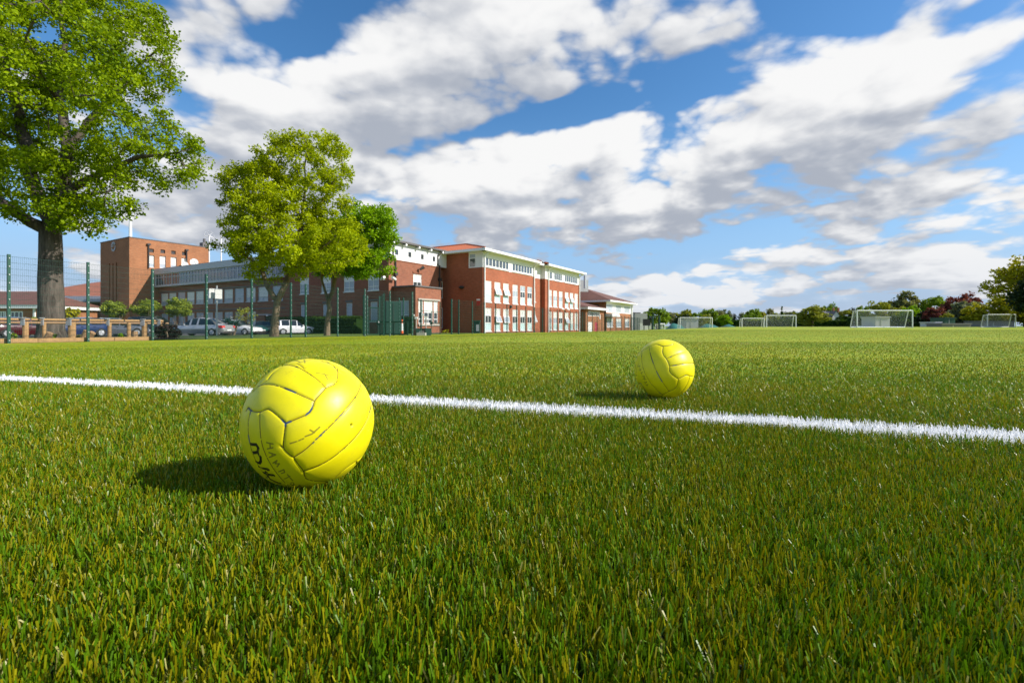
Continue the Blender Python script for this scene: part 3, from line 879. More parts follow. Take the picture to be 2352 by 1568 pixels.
def window(parent, fr, u0, u1, z0, z1, n, cols=2, rows=((0, 1, 'glass'),), bar=.06, frame='white', sill=None, sash=None):
    """frame with bars (part) and what fills it (sub-parts): rows = (from, to, filling) as shares of the height, bottom up"""
    f = MB(); fill = {}
    fr.box(f, u0, u0 + bar, n, n + .07, z0, z1); fr.box(f, u1 - bar, u1, n, n + .07, z0, z1)
    fr.box(f, u0 + bar, u1 - bar, n, n + .07, z0, z0 + bar); fr.box(f, u0 + bar, u1 - bar, n, n + .07, z1 - bar, z1)
    H = z1 - z0
    for r in rows:
        a, b = z0 + H * r[0], z0 + H * r[1]
        if r[0] > 0: fr.box(f, u0 + bar, u1 - bar, n + .002, n + .068, a - bar * .5, a + bar * .5)
        nc = r[3] if len(r) > 3 else cols
        for k in range(1, nc):
            uc = u0 + (u1 - u0) * k / nc
            fr.box(f, uc - bar * .45, uc + bar * .45, n + .004, n + .064, a + bar * .5, b - bar * .5)
        mb = fill.setdefault(r[2], MB())
        mb.quad(fr.p(u0 + bar * .5, n + .03, a), fr.p(u1 - bar * .5, n + .03, a), fr.p(u1 - bar * .5, n + .03, b), fr.p(u0 + bar * .5, n + .03, b))
    if sill: fr.box(f, u0 - .06, u1 + .06, n + .075, n + sill, z0 - .09, z0 - .002)
    o = f.build('window', M[frame], parent)
    for k, mb in fill.items():
        mb.build({'glass': 'pane', 'blind': 'blind', 'blind_blue': 'blind', 'dusk': 'pane', 'frosted': 'lower_panel'}[k], M[k], o)
    if sash:
        a, b, ang = z0 + H * sash[0], z0 + H * sash[1], rad(sash[2])
        sb = MB(); pb = MB()
        def sp(u, t, w): return fr.p(u, n + .09 + math.sin(ang) * t + math.cos(ang) * w, b - math.cos(ang) * t + math.sin(ang) * w)
        L = (b - a)
        def bx(mb, ua, ub, t0, t1, w0, w1): mb.hexa([sp(u, t, w) for w in (w0, w1) for u, t in ((ua, t0), (ub, t0), (ub, t1), (ua, t1))])
        w_ = bar * 1.1; um = (u0 + u1) / 2
        bx(sb, u0, u0 + w_, 0, L, 0, .06); bx(sb, u1 - w_, u1, 0, L, 0, .06)
        bx(sb, u0 + w_, u1 - w_, 0, w_, 0, .06); bx(sb, u0 + w_, u1 - w_, L - w_, L, 0, .06); bx(sb, um - w_ / 2, um + w_ / 2, w_, L - w_, .002, .058)
        bx(pb, u0 + w_, u1 - w_, w_, L - w_, .02, .035)
        so = sb.build('open_sash', M['white'], o); pb.build('sash_pane', M['blind_blue'], o)
    return o
def part(mb, name, mat, parent, **kw):
    return mb.build(name, M[mat] if isinstance(mat, str) else [M[k] for k in mat], parent, **kw)
def gutter_pipe(parent, fr, u, n, z0, z1, r, mat, name='downpipe', head=True):
    mb = MB(); mb.tube([fr.p(u, n, z0), fr.p(u, n, z1)], r, 8)
    if head: fr.box(mb, u - r * 2.2, u + r * 2.2, n - r * 1.5, n + r * 2.0, z1 - .02, z1 + .22)
    part(mb, name, mat, parent)

# --- the long three-storey block with the orange roof
OA = (-3.32, 55.0)
fa = Fr(OA, UA, -VA)                 # long front
fe = Fr(OA, VA, -UA)                 # end wall, running back and left
bA = empty('school_block', (OA[0], OA[1], -.55))
tag(bA, 'long orange brick school block with white top storey and orange tiled roof', 'building')
r1 = [(.5, 1.8), (2.5, 3.8), (4.48, 5.78), (6.72, 8.02), (8.68, 9.98), (10.6, 11.9)]
r2 = [(16.8, 18.05), (18.58, 19.88), (20.52, 21.82), (22.74, 24.04), (24.6, 25.9), (26.5, 27.8)]
up = (3.05, 5.46); lowr = (-.33, 2.32)
holes1 = [(a, b, *z) for a, b in r1 for z in (up, lowr)]
holes2 = [(a, b, *z) for a, b in r2 for z in (up, lowr)]
hs_ = [(13.55, 14.15, 3.6, 5.45), (13.55, 14.15, .75, 2.3)]
w = MB()
fa.wall(w, 0, 12.5, -1.4, 6.95, holes1, .10)
fa.wall(w, 12.5, 15.84, -1.4, 6.95, hs_, .10, n=-.67)
fa.wall(w, 15.84, 28.35, -1.4, 6.95, holes2, .10)
w.quad(fa.p(12.5, 0, -1.4), fa.p(12.5, -.67, -1.4), fa.p(12.5, -.67, 6.95), fa.p(12.5, 0, 6.95))
w.quad(fa.p(15.84, 0, -1.4), fa.p(15.84, -.67, -1.4), fa.p(15.84, -.67, 6.95), fa.p(15.84, 0, 6.95))
fe.wall(w, 1.95, 22, -1.4, 8.75, [], n=0)
fe.wall(w, 0, 1.95, -1.4, 6.95, [], n=0)
w.quad(fa.p(28.35, 0, -1.4), fa.p(28.35, -22, -1.4), fa.p(28.35, -22, 8.75), fa.p(28.35, 0, 8.75))
w.quad(fa.p(0, -22, -1.4), fa.p(28.35, -22, -1.4), fa.p(28.35, -22, 8.75), fa.p(0, -22, 8.75))
part(w, 'wall', 'brick_orange', bA)
t1 = MB()                                                                       # white top storey
sh = [(.45, 5.75, 7.1, 8.2), (6.55, 11.9, 7.1, 8.2)]
sh2 = [(16.45, 18.15, 6.98, 8.15), (18.7, 21.6, 6.98, 8.15), (22.5, 27.7, 6.98, 8.15)]
fa.wall(t1, -.02, 12.52, 6.95, 8.74, sh, .06, n=.02)
fa.wall(t1, 12.52, 15.82, 6.95, 8.74, [(13.5, 13.95, 7.6, 8.15)], .08, n=-.65)
fa.wall(t1, 15.82, 28.37, 6.95, 8.74, sh2, .06, n=.02)
t1.quad(fa.p(15.82, .02, 6.95), fa.p(15.82, -.67, 6.95), fa.p(15.82, -.67, 8.74), fa.p(15.82, .02, 8.74))
fe.wall(t1, -.02, 1.95, 6.95, 8.74, [(.95, 1.9, 6.98, 8.6)], .08, n=.02)
part(t1, 'top_storey', 'white_render', bA)
for (a, b), k in zip(r1, range(6)):
    for z, low in ((up, 0), (lowr, 1)):
        sash = (.36, .66, 19) if (k, low) in ((1, 0), (2, 0), (1, 1)) else ((.36, .66, 10) if (k, low) == (2, 1) else None)
        midf = 'glass' if (low or k > 3) else ('blind' if k == 0 else 'blind_blue')
        topf = 'blind_blue' if k in (4, 5) and not low else 'blind'
        window(bA, fa, a, b, z[0], z[1], -.09, 2, ((0, .36, 'frosted', 1), (.36, .68, midf), (.68, 1, topf)), .075, sill=.16, sash=sash)
for (a, b), k in zip(r2, range(6)):
    for z, low in ((up, 0), (lowr, 1)):
        sash = (.36, .66, 19) if (k, low) in ((3, 0), (4, 0), (3, 1)) else None
        midf = 'glass' if (low and k == 2) else ('blind_blue' if k < 3 else 'blind')
        window(bA, fa, a, b, z[0], z[1], -.09, 2, ((0, .36, 'frosted', 1), (.36, .68, midf), (.68, 1, 'blind')), .075, sill=.16, sash=sash)
window(bA, fa, 13.55, 14.15, 3.6, 5.45, -.76, 1, ((0, .58, 'glass'), (.58, 1, 'glass')), .08, sill=.2)
window(bA, fa, 13.55, 14.15, .75, 2.3, -.76, 1, ((0, .55, 'glass'), (.55, 1, 'blind_blue')), .08, sill=.2, sash=(.0, .6, 20))
window(bA, fa, 13.5, 13.95, 7.6, 8.15, -.73, 1, ((0, 1, 'glass'),), .06)
for a, b, c, d, nlt in ((.45, 5.75, 7.1, 8.2, 7), (6.55, 11.9, 7.1, 8.2, 7), (16.45, 18.15, 6.98, 8.15, 2), (18.7, 21.6, 6.98, 8.15, 4), (22.5, 27.7, 6.98, 8.15, 7)):
    window(bA, fa, a, b, c, d, -.035, nlt, ((0, 1, 'dusk'),), .13, sill=.14)
window(bA, fe, .95, 1.9, 6.98, 8.6, -.05, 1, ((0, .66, 'glass'), (.66, 1, 'blind_blue')), .09)
ro = MB()                                                                       # hipped roof: two fronts with a step between
zE, zR, ov, ins = 9.0, 11.35, .9, 7.9
E0, E1, B1 = -ov, 29.3, -23
ro.quad(fa.p(E0, ov, zE), fa.p(12.9, ov, zE), fa.p(12.9, -ins, zR), fa.p(ins, -ins, zR))
ro.quad(fa.p(12.9, ov - .67, zE), fa.p(15.2, ov - .67, zE), fa.p(15.2, -ins, zR - .01), fa.p(12.9, -ins, zR - .01))
ro.quad(fa.p(15.2, ov, zE), fa.p(E1, ov, zE), fa.p(E1 - ins, -ins, zR), fa.p(15.2, -ins, zR))
ro.quad(fa.p(E0, ov, zE), fa.p(ins, -ins, zR), fa.p(ins, B1 + ins, zR), fa.p(E0, B1, zE))
ro.quad(fa.p(E1, ov, zE), fa.p(E1, B1, zE), fa.p(E1 - ins, B1 + ins, zR), fa.p(E1 - ins, -ins, zR))
ro.quad(fa.p(E0, B1, zE), fa.p(ins, B1 + ins, zR), fa.p(E1 - ins, B1 + ins, zR), fa.p(E1, B1, zE))
ro.quad(fa.p(ins, -ins, zR), fa.p(E1 - ins, -ins, zR), fa.p(E1 - ins, B1 + ins, zR), fa.p(ins, B1 + ins, zR))
for q in ((12.9,), (15.2,)):
    ro.quad(fa.p(q[0], ov, zE - .02), fa.p(q[0], ov - .67, zE - .02), fa.p(q[0], ov - .67, zE + .3), fa.p(q[0], ov, zE + .14))
rA = part(ro, 'roof', 'tile_orange', bA)
rr = MB(); rr.tube([fa.p(E0, ov, zE + .03), fa.p(ins, -ins, zR + .05), fa.p(ins, B1 + ins, zR + .05)], .09, 6)
part(rr, 'ridge_tiles', 'tile_orange', rA)
fs = MB()                                                                       # white fascias, soffits and gutters
for a, b, n_ in ((E0 + .16, 12.9, 0), (12.9, 15.2, -.67), (15.2, E1, 0)):
    fa.box(fs, a, b, n_ + ov - .16, n_ + ov + .04, zE - .30, zE - .02)
    fa.box(fs, a, b, n_ + .03, n_ + ov - .16, zE - .26, zE - .20)
fe.box(fs, -ov - .04, 21.5, ov - .16, ov + .04, zE - .30, zE - .015)
fe.box(fs, -ov + .16, 21.5, .03, ov - .16, zE - .26, zE - .195)
part(fs, 'fascia', 'white', bA)
for u in (.2, 12.3, 16.7, 28.2):
    mb = MB(); mb.tube([fa.p(u, .14, -1.2), fa.p(u, .14, 8.2), fa.p(u, .35, 8.45), fa.p(u + .3, ov, 8.72), fa.p(u + .3, ov, 9.0)], .085, 8)
    part(mb, 'downpipe', 'white', bA)
for u, z, fr_, n_ in ((6.1, 2.65, fa, 0), (13.2, 2.75, fa, -.67)):
    mb = MB(); fr_.box(mb, u - .12, u + .12, n_ + .002, n_ + .12, z - .2, z + .2); mb.ball(fr_.p(u, n_ + .16, z), .15, 10, 6)
    part(mb, 'wall_lamp', 'dark', bA)
mb = MB(); k, z = fe.pix(1061, 660); mb.ball(fe.p(k, .1, z), .32, 10, 6, sq=(1, 1, .62)); part(mb, 'wall_lamp', 'dark', bA)
mb = MB(); k, z = fe.pix(1099, 693); fe.box(mb, k - .25, k + .25, .004, .03, z - .42, z + .42); part(mb, 'wall_notice', 'red', bA)
k, z = fe.pix(1099, 688.5); mb = MB(); fe.box(mb, k - .24, k + .24, .031, .04, z - .1, z + .12); part(mb, 'notice_heading', 'white', bA)
for u in (20.9, 22.9):
    mb = MB(); mb.tube([fa.p(u, 0, 2.75), fa.p(u, .35, 2.8)], .04, 6); mb.tube([fa.p(u - .1, .3, 2.86), fa.p(u + .35, .5, 2.76)], .11, 8)
    part(mb, 'security_camera', 'white', bA)

# --- the block at the inside corner, with the white top storey and the bay
OB0 = Vector((OA[0], OA[1], 0)) + VA * 5.24
fb = Fr(OB0, UA, -VA)                                                          # sunny front; u runs -9.43 .. 0
OBc = OB0 + UA * -9.43
fl = Fr(OBc, VA, -UA)                                                          # shaded side; u runs 0 .. 17
bB = empty('corner_block', (OBc.x, OBc.y, -.5))
tag(bB, 'brown brick corner block with white top storey, small square windows and ground floor bay', 'building')
w = MB()
fw = (-5.75, -4.42, 4.36, 5.92)
fb.wall(w, -9.43, -.95, -1.4, 7.15, [fw], .12)
fb.wall(w, -.95, .3, -1.4, 6.9, [(-.42, .02, .0, 2.45), (-.42, .02, 3.55, 5.55)], .10, n=-.55)
w.quad(fb.p(-.95, 0, -1.4), fb.p(-.95, -.55, -1.4), fb.p(-.95, -.55, 7.15), fb.p(-.95, 0, 7.15))
lw = [(1.4, 3.0, 3.98, 5.9), (5.1, 6.7, 3.98, 5.9), (8.8, 10.4, 3.98, 5.9), (12.6, 14.2, 3.98, 5.9)]
lg = [(1.62, 2.62, .75, 2.78), (5.4, 6.3, .75, 2.75), (9.2, 10.1, .6, 2.7), (13.1, 14.0, .35, 2.7)]
fl.wall(w, 0, 17, -1.4, 7.15, lw + lg, .12)
w.quad(fl.p(17, 0, -1.4), fl.p(17, -.6, -1.4), fl.p(17, -.6, 7.15), fl.p(17, 0, 7.15))
part(w, 'wall', 'brick_brown', bB)
t1 = MB()
sq = [(-8.6, -8.05, 7.64, 8.27), (-6.6, -6.06, 7.64, 8.27), (-4.57, -4.05, 7.64, 8.27), (-2.54, -2.05, 7.64, 8.27)]
fb.wall(t1, -9.45, .25, 7.15, 8.95, sq, .10, n=.03)
fl.wall(t1, -.02, 17, 7.15, 8.95, [(1.6, 2.5, 7.6, 8.3), (4.4, 5.3, 7.6, 8.3), (7.2, 8.1, 7.6, 8.3), (10, 10.9, 7.6, 8.3), (12.8, 13.7, 7.6, 8.3)], .10, n=.03)
part(t1, 'top_storey', 'white_render', bB)
rb = MB()
fb.box(rb, -10.0, .25, -16, .55, 8.95, 9.13)
part(rb, 'roof', 'lead', bB)
cr = MB(); fb.box(cr, -9.5, -.93, .001, .06, 7.08, 7.16); fl.box(cr, -.06, 17, .001, .06, 7.08, 7.16); part(cr, 'string_course', 'brick_brown', bB)
for u in (-7.35, -5.3, -3.3, -9.2, -1.2):
    mb = MB(); mb.tube([fb.p(u, .02, 8.78), fb.p(u, .52, 8.82)], .13, 10); part(mb, 'rafter_end', 'white', bB)
for a in sq: window(bB, fb, *a, -.05, 1, ((0, 1, 'glass'),), .05, frame='grey_panel')
for a in (1.6, 4.4, 7.2, 10, 12.8): window(bB, fl, a, a + .9, 7.6, 8.3, -.05, 1, ((0, 1, 'glass'),), .06, frame='grey_panel')
window(bB, fb, *fw, -.10, 2, ((0, .48, 'glass'), (.48, 1, 'blind')), .07, sill=.2)
mb = MB(); fb.box(mb, -5.85, -4.3, .002, .08, 6.02, 6.22); part(mb, 'lintel', 'brick_brown', bB)
for a in ((-.42, .02, .0, 2.45), (-.42, .02, 3.55, 5.55)): window(bB, fb, *a, -.63, 1, ((0, .5, 'glass'), (.5, 1, 'glass')), .06)
for a in lw: window(bB, fl, *a, -.10, 2, ((0, .22, 'blind_blue'), (.22, .58, 'blind_blue'), (.58, 1, 'blind')), .07, sill=.17)
for a in lg:
    window(bB, fl, *a, -.10, 1, ((0, 1, 'blind_blue'),), .07, sill=.17)
    mb = MB(); fl.box(mb, a[0] - .1, a[1] + .1, .002, .06, a[3] + .1, a[3] + .28); part(mb, 'lintel', 'lead', bB)
for u in (-8.55, -1.35):
    mb = MB(); mb.tube([fb.p(u, .1, -.9), fb.p(u, .1, 7.3)], .085, 8); mb.tube([fb.p(u - .35, .14, 7.3), fb.p(u - .35, .14, 8.5), fb.p(u, .35, 8.75)], .06, 8)
    fb.box(mb, u - .2, u + .2, .01, .26, 5.5, 5.85); mb.tube([fb.p(u - .35, .14, 7.3), fb.p(u, .1, 7.25)], .06, 8)
    part(mb, 'downpipe', 'dark', bB)
mb = MB(); mb.tube([fb.p(-5.1, .02, 6.45), fb.p(-5.0, .35, 6.5)], .05, 6); mb.tube([fb.p(-5.05, .3, 6.42), fb.p(-4.75, .65, 6.75)], [.1, .2], 8); part(mb, 'floodlight', 'lead', bB)
for fr_, u in ((fl, .55), (fb, -9.05)):
    mb = MB(); mb.tube([fr_.p(u, 0, 5.0), fr_.p(u, .3, 5.02)], .05, 6); mb.tube([fr_.p(u - .42, .5, 5.22), fr_.p(u + .25, .3, 5.05)], .14, 8)
    part(mb, 'security_camera', 'white', bB)
# bay standing out from the sunny front
BN = 3.1
bayw = [(-4.92, -4.2, .5, 2.93), (-4.0, -2.5, .5, 2.93), (-2.3, -1.6, .5, 2.93)]
# the bay is set by its front face, BN metres out; scale its width so that it keeps its place
fb2 = Fr(OB0 + (-VA) * BN, UA, -VA)
def bayu(u):
    q = fb.p(u, 0, 0); px = 1176 + FOC * q[0] / q[1]
    return fb2.pix(px, 700)[0]
U0, U1 = bayu(-5.4), bayu(-.98)
bw_ = [(bayu(a), bayu(b), .5, 2.85) for a, b, c, d in bayw]
w = MB()
fb2.wall(w, U0, U1, -1.4, 4.22, bw_, .12)
fbs = Fr(fb2.p(U0, 0, 0)[:2], VA, -UA)
fbs.wall(w, 0, BN, -1.4, 4.22, [(.9, 2.2, .6, 2.85)], .12)
w.quad(fb2.p(U1, 0, -1.4), fb2.p(U1, -BN, -1.4), fb2.p(U1, -BN, 4.22), fb2.p(U1, 0, 4.22))
by = part(w, 'bay', 'brick_brown', bB)
mb = MB(); fb2.box(mb, U0 - .12, U1 + .12, -BN, .12, 4.22, 4.36); mb.build('bay_roof', M['lead'], by)
mb = MB(); fb2.box(mb, U0 + .35, U1 - .3, .002, .12, 2.9, 3.06); fb2.box(mb, U0 + .35, U1 - .3, .002, .14, .3, .47); mb.build('sill_and_lintel', M['stone'], by)
for a in bw_: window(by.parent, fb2, a[0], a[1], a[2], a[3], -.10, 2 if a[1] - a[0] > 1 else 1, ((0, .2, 'glass'), (.2, .5, 'glass'), (.5, 1, 'blind', 1)), .075)
window(bB, fbs, .9, 2.2, .6, 2.85, -.10, 1, ((0, .35, 'glass'), (.35, 1, 'blind_blue')), .07)

# --- the long shaded wing with a strip of glass along the top floor
bC = empty('long_wing', tuple(fl.p(33, -.6, -.5)))
tag(bC, 'long brown brick wing in shade with grey glazed strip under its flat roof', 'building')
NC = -.6
w = MB()
g1 = [(u, u + 2.05, 3.42, 5.22) for u in (18.3, 21.3, 23.95, 26.55, 29.05, 31.5, 33.9, 36.3, 38.75, 41.3, 43.9, 46.3)]
g0 = [(u, u + 1.9, .35, 2.15) for u in (23.9, 26.6, 29.1, 31.5, 33.9, 36.3, 38.75, 41.3, 43.9, 46.3)] + [(20.3, 21.9, -.8, 1.6)]
fl.wall(w, 17, 49.1, -1.6, 6.3, g1 + g0, .12, n=NC)
part(w, 'wall', 'brick_brown', bC)
for i, a in enumerate(g1):
    window(bC, fl, *a, NC - .10, 2, ((0, .3, 'blind_blue'), (.3, 1, 'blind' if i % 3 else 'blind_blue', 1)), .07, sill=.16, frame='grey_panel')
for a in g0[:-1]: window(bC, fl, *a, NC - .10, 2, ((0, 1, 'blind_blue'),), .07, sill=.16, frame='grey_panel')
mb = MB(); fl.box(mb, 20.4, 21.8, NC - .1, NC - .04, -.8, 1.55); dr = part(mb, 'door', 'black', bC)
mb = MB(); fl.box(mb, 20.0, 22.2, NC + .002, NC + .8, 1.62, 1.72); part(mb, 'door_canopy', 'grey_panel', bC)
mb = MB(); fl.box(mb, 17, 49.1, NC + .002, NC + .07, 5.32, 5.46); fl.box(mb, 17, 49.1, NC + .002, NC + .06, 2.42, 2.54); part(mb, 'string_course', 'lead', bC)
st = MB(); SN = NC + .62
fl.box(st, 17.0, 49.1, NC - .4, SN + .1, 8.12, 8.92); fl.box(st, 17.0, 49.1, NC - .05, SN, 6.18, 6.40)
fl.box(st, 48.8, 49.1, NC - .05, SN - .02, 6.40, 8.12)
part(st, 'roof_edge', 'grey_panel', bC)
rf = MB(); fl.box(rf, 17, 49.1, -13, SN - .1, 8.922, 9.02); part(rf, 'roof', 'lead', bC)
u = 17.3
bays = 13
stp = (48.8 - u) / bays
for k in range(bays):
    a, b = u + k * stp, u + (k + 1) * stp
    window(bC, fl, a, b, 6.40, 8.12, SN - .14, 3, ((0, .7, 'dusk'), (.7, 1, 'dusk', 3)), .085, frame='grey_panel')
# dishes and wind turbines on its roof
for px, py, r, n_ in ((446, 602, .56, -3.5), (425.5, 608, .46, -4.0)):
    k, z = fl.pix(px, py, n_)
    p_ = Vector(fl.p(k, n_, z))
    t_ = empty('satellite_dish', tuple(fl.p(k, n_, 9.02)))
    tag(t_, 'larger round white satellite dish on the flat roof by the tower' if r > .5 else 'smaller white satellite dish on the roof left of the larger dish', 'satellite dish', 'dishes on the wing roof')
    mb = MB(); ax = (Vector((0, 0, 0)) - p_).normalized() + Vector((.25, 0, .3)); ax.normalize()
    a = ax.orthogonal().normalized(); b = ax.cross(a)
    rows = [(0, -.16), (.35, -.14), (.7, -.08), (1, 0)]
    for (r0, d0), (r1_, d1) in zip(rows[:-1], rows[1:]):
        for q in range(20):
            A0, A1 = 2 * math.pi * q / 20, 2 * math.pi * (q + 1) / 20
            f = lambda rr_, d_, an: p_ + (a * math.cos(an) + b * math.sin(an)) * rr_ * r + ax * d_ * r
            mb.quad(f(r0, d0, A0), f(r0, d0, A1), f(r1_, d1, A1), f(r1_, d1, A0))
    part(mb, 'reflector', 'white', t_, smooth=True)
    mb = MB(); mb.tube([fl.p(k, n_ - .25, 9.0), fl.p(k, n_ - .15, z)], .06, 8); part(mb, 'mast', 'steel', t_)
    mb = MB(); mb.tube([tuple(p_ - b * r), tuple(p_ + ax * r * .7)], .03, 6); mb.ball(tuple(p_ + ax * r * .7), .09, 8, 5); part(mb, 'feed_arm', 'steel', t_)
def turbine(px, py, n_, edge, lab):
    k, z = fl.pix(px, py, n_)
    p_ = Vector(fl.p(k, n_, z)); R = .78
    t_ = empty('wind_turbine', tuple(fl.p(k, n_, 9.02)))
    tag(t_, lab, 'wind turbine', 'small wind turbines on the roof')
    ax = Vector((.72, -.7, 0)).normalized() if not edge else Vector((.78, .62, 0)).normalized()
    mb = MB(); mb.tube([fl.p(k, n_, 9.0), tuple(p_ - Vector((0, 0, .1)))], .10, 10); part(mb, 'pole', 'white', t_)
    mb = MB(); mb.tube([tuple(p_ - ax * .3), tuple(p_ + ax * .15)], .11, 10); part(mb, 'hub', 'grey_panel', t_)
    mb = MB(); mb.ring(tuple(p_), ax, R, .028, 32, 6); part(mb, 'ring', 'grey_panel', t_)
    a = Vector((0, 0, 1)); b = ax.cross(a)
    for q in range(5):
        an = 2 * math.pi * q / 5 + .5
        d = a * math.cos(an) + b * math.sin(an); e = ax.cross(d)
        mb = MB(); P0, P1 = p_ + d * .15, p_ + d * R
        mb.hexa([P0 - e * .07 - ax * .02, P0 + e * .07 - ax * .05, P1 + e * .03 - ax * .03, P1 - e * .03, P0 - e * .07 + ax * .02, P0 + e * .07 - ax * .01, P1 + e * .03 + ax * .01, P1 - e * .03 + ax * .03])
        part(mb, 'blade', 'grey_panel', t_)
turbine(480.5, 541, -11, False, 'small ringed wind turbine on a white pole seen from the front above the roof')
turbine(508, 538, -11.5, True, 'small ringed wind turbine seen edge-on, beside the leaves of the middle tree')

# --- the clock tower
OT = Vector(fl.p(49.1, 0, 0)) - UA * 3.26
ft = Fr(OT, UA, -VA)                                                           # sunny face
fk = Fr(OT, VA, -UA)                                                           # clock face
bT = empty('clock_tower', (OT.x, OT.y, -.5))
tag(bT, 'tall square brick tower with a clock of metal numerals and a flagpole', 'tower')
w = MB(); TZ = 13.35
th = [(3.6 + i * 1.62, 4.28 + i * 1.62, 9.2, 11.2) for i in range(4)]
th = []
for px, py0, py1, ww in ((347.5, 586, 606, 5.0), (374, 588, 611, 5.5), (399, 590.5, 608, 5.5), (423.5, 592.5, 606, 5.2)):
    k, z0 = ft.pix(px, py1 + 3); z1 = ft.pix(px, py0)[1]
    th.append((k - .42, k + .42, min(z0, z1 - 1.9), z1))
tq = []
for px, py in ((348, 575.5), (374, 577.5), (398.5, 580), (423, 582.5)):
    k, z = ft.pix(px, py); tq.append((k - .32, k + .32, z - .28, z + .28))
ft.wall(w, 0, 11.2, -1.4, TZ, th + tq, .22)
fk.wall(w, 0, 9.9, -1.4, TZ, [(4.0, 4.45, 1.0, 9.9), (5.2, 5.65, 1.0, 9.9), (6.4, 6.85, 1.0, 9.9)], .25)
w.quad(ft.p(11.2, 0, -1.4), ft.p(11.2, -9.9, -1.4), ft.p(11.2, -9.9, TZ), ft.p(11.2, 0, TZ))
w.quad(fk.p(9.9, 0, -1.4), fk.p(9.9, -11.2, -1.4), fk.p(9.9, -11.2, TZ), fk.p(9.9, 0, TZ))
w.quad(ft.p(0, 0, TZ - .3), ft.p(11.2, 0, TZ - .3), ft.p(11.2, -9.9, TZ - .3), ft.p(0, -9.9, TZ - .3))
fk.box(w, 9.9, 10.6, -11.0, -.3, -1.4, 10.9)
part(w, 'wall', 'brick_tan', bT)
mb = MB()
for fr_, L in ((ft, 11.2), (fk, 9.9)): fr_.box(mb, -.06, L + .06, -.35, .06, TZ, TZ + .12)
part(mb, 'coping', 'lead', bT)
for a in th: window(bT, ft, *a, -.2, 1, ((0, .35, 'blind_blue'), (.35, 1, 'blind', 1)), .07)
for a in tq:
    mb = MB(); ft.box(mb, *a[:2], -.2, -.16, *a[2:]); part(mb, 'vent', 'dark', bT)
for a in (4.0, 5.2, 6.4): window(bT, fk, a, a + .45, 1.0, 9.9, -.24, 1, tuple((i / 6, (i + 1) / 6, 'glass') for i in range(6)), .06, frame='dark')
k, z = fk.pix(261.5, 566.5)
ck = empty('clock', fk.p(k, .06, z)); ck.parent = bT; ck.matrix_parent_inverse = parent_matrix(bT).inverted()
for h in range(12):
    an = 2 * math.pi * h / 12
    mb = MB(); c0 = Vector(fk.p(k, .07, z)) ; d = Vector(fk.u) * -math.sin(an) + Vector((0, 0, 1)) * math.cos(an); e = Vector(fk.u) * math.cos(an) + Vector((0, 0, 1)) * math.sin(an)
    nn = Vector(fk.n) * .03
    for q in ((-.13, .13) if h in (1, 4, 5, 7, 10, 11) else (0,)):
        A0, A1 = c0 + d * .46 + e * q * .65, c0 + d * .76 + e * q * .65
        mb.hexa([A0 - e * .05 - nn, A0 + e * .05 - nn, A1 + e * .06 - nn, A1 - e * .06 - nn, A0 - e * .05 + nn, A0 + e * .05 + nn, A1 + e * .06 + nn, A1 - e * .06 + nn])
    o = mb.build('numeral', M['grey_panel'], ck)
for an, L in ((rad(-82), .40), (rad(8), .52)):
    mb = MB(); d = Vector(fk.u) * -math.sin(an) + Vector((0, 0, 1)) * math.cos(an); e = d.cross(Vector(fk.n)); c0 = Vector(fk.p(k, .1, z)); nn = Vector(fk.n) * .02
    mb.hexa([c0 - e * .06 - nn, c0 + e * .06 - nn, c0 + d * L + e * .04 - nn, c0 + d * L - e * .04 - nn, c0 - e * .06 + nn, c0 + e * .06 + nn, c0 + d * L + e * .04 + nn, c0 + d * L - e * .04 + nn])
    mb.build('hand', M['grey_panel'], ck)
for px, py0, py1 in ((340.5, 563, 616), (428, 576, 606)):
    k, z1 = ft.pix(px, py0); gutter_pipe(bT, ft, k, .12, ft.pix(px, py1)[1] - (0 if px < 400 else 3), z1, .1, 'dark')
p_ = at(299.5, 72.5)
fp = empty('flagpole', (p_[0], p_[1], TZ)); tag(fp, 'white flagpole standing on top of the brick clock tower', 'flagpole')
mb = MB(); mb.tube([(p_[0], p_[1], TZ - .3), (p_[0], p_[1], 18.9)], [.22, .13], 10); part(mb, 'pole', 'white', fp)
mb = MB(); mb.ball((p_[0], p_[1], 18.95), .2, 10, 6); part(mb, 'finial', 'white', fp)
# chimney at the far corner of the tower
mb = MB(); k, z = ft.pix(470, 556, -1.0); ft.box(mb, k - .5, k + .5, -1.6, -.6, TZ - .3, TZ + .9); mb.tube([ft.p(k, -1.1, TZ + .9), ft.p(k, -1.1, TZ + 1.6)], .2, 8); part(mb, 'chimney', 'lead', bT)

# --- the low buildings at the far left
def hip(mb, x0, x1, y0, y1, ze, zr, ins, mi=0, fr=None):
    P = lambda u, v, z: (u, v, z) if fr is None else fr.p(u, -v, z)
    iy = (y1 - y0) / 2; ins = min(ins, (x1 - x0) / 2 - .01)
    a, b, c, d = P(x0, y0, ze), P(x1, y0, ze), P(x1, y1, ze), P(x0, y1, ze)
    e, f = P(x0 + ins, y0 + iy, zr), P(x1 - ins, y0 + iy, zr)
    mb.quad(a, b, f, e, mi); mb.quad(c, d, e, f, mi); mb.poly((b, c, f), mi); mb.poly((d, a, e), mi)
x1_, _ = at(85, 62)
bL = empty('low_annexe', (x1_ - 9, 62, -.5)); tag(bL, 'single-storey brick annexe with brown tiled roof and white fascia at the left edge', 'building')
fq = Fr((x1_ - 26, 62), (1, 0), (0, -1))
w = MB(); lwn = [(26 - 24 + i * 4.2, 26 - 24 + i * 4.2 + 3.2, .45, 2.2) for i in range(5)]
wins = []
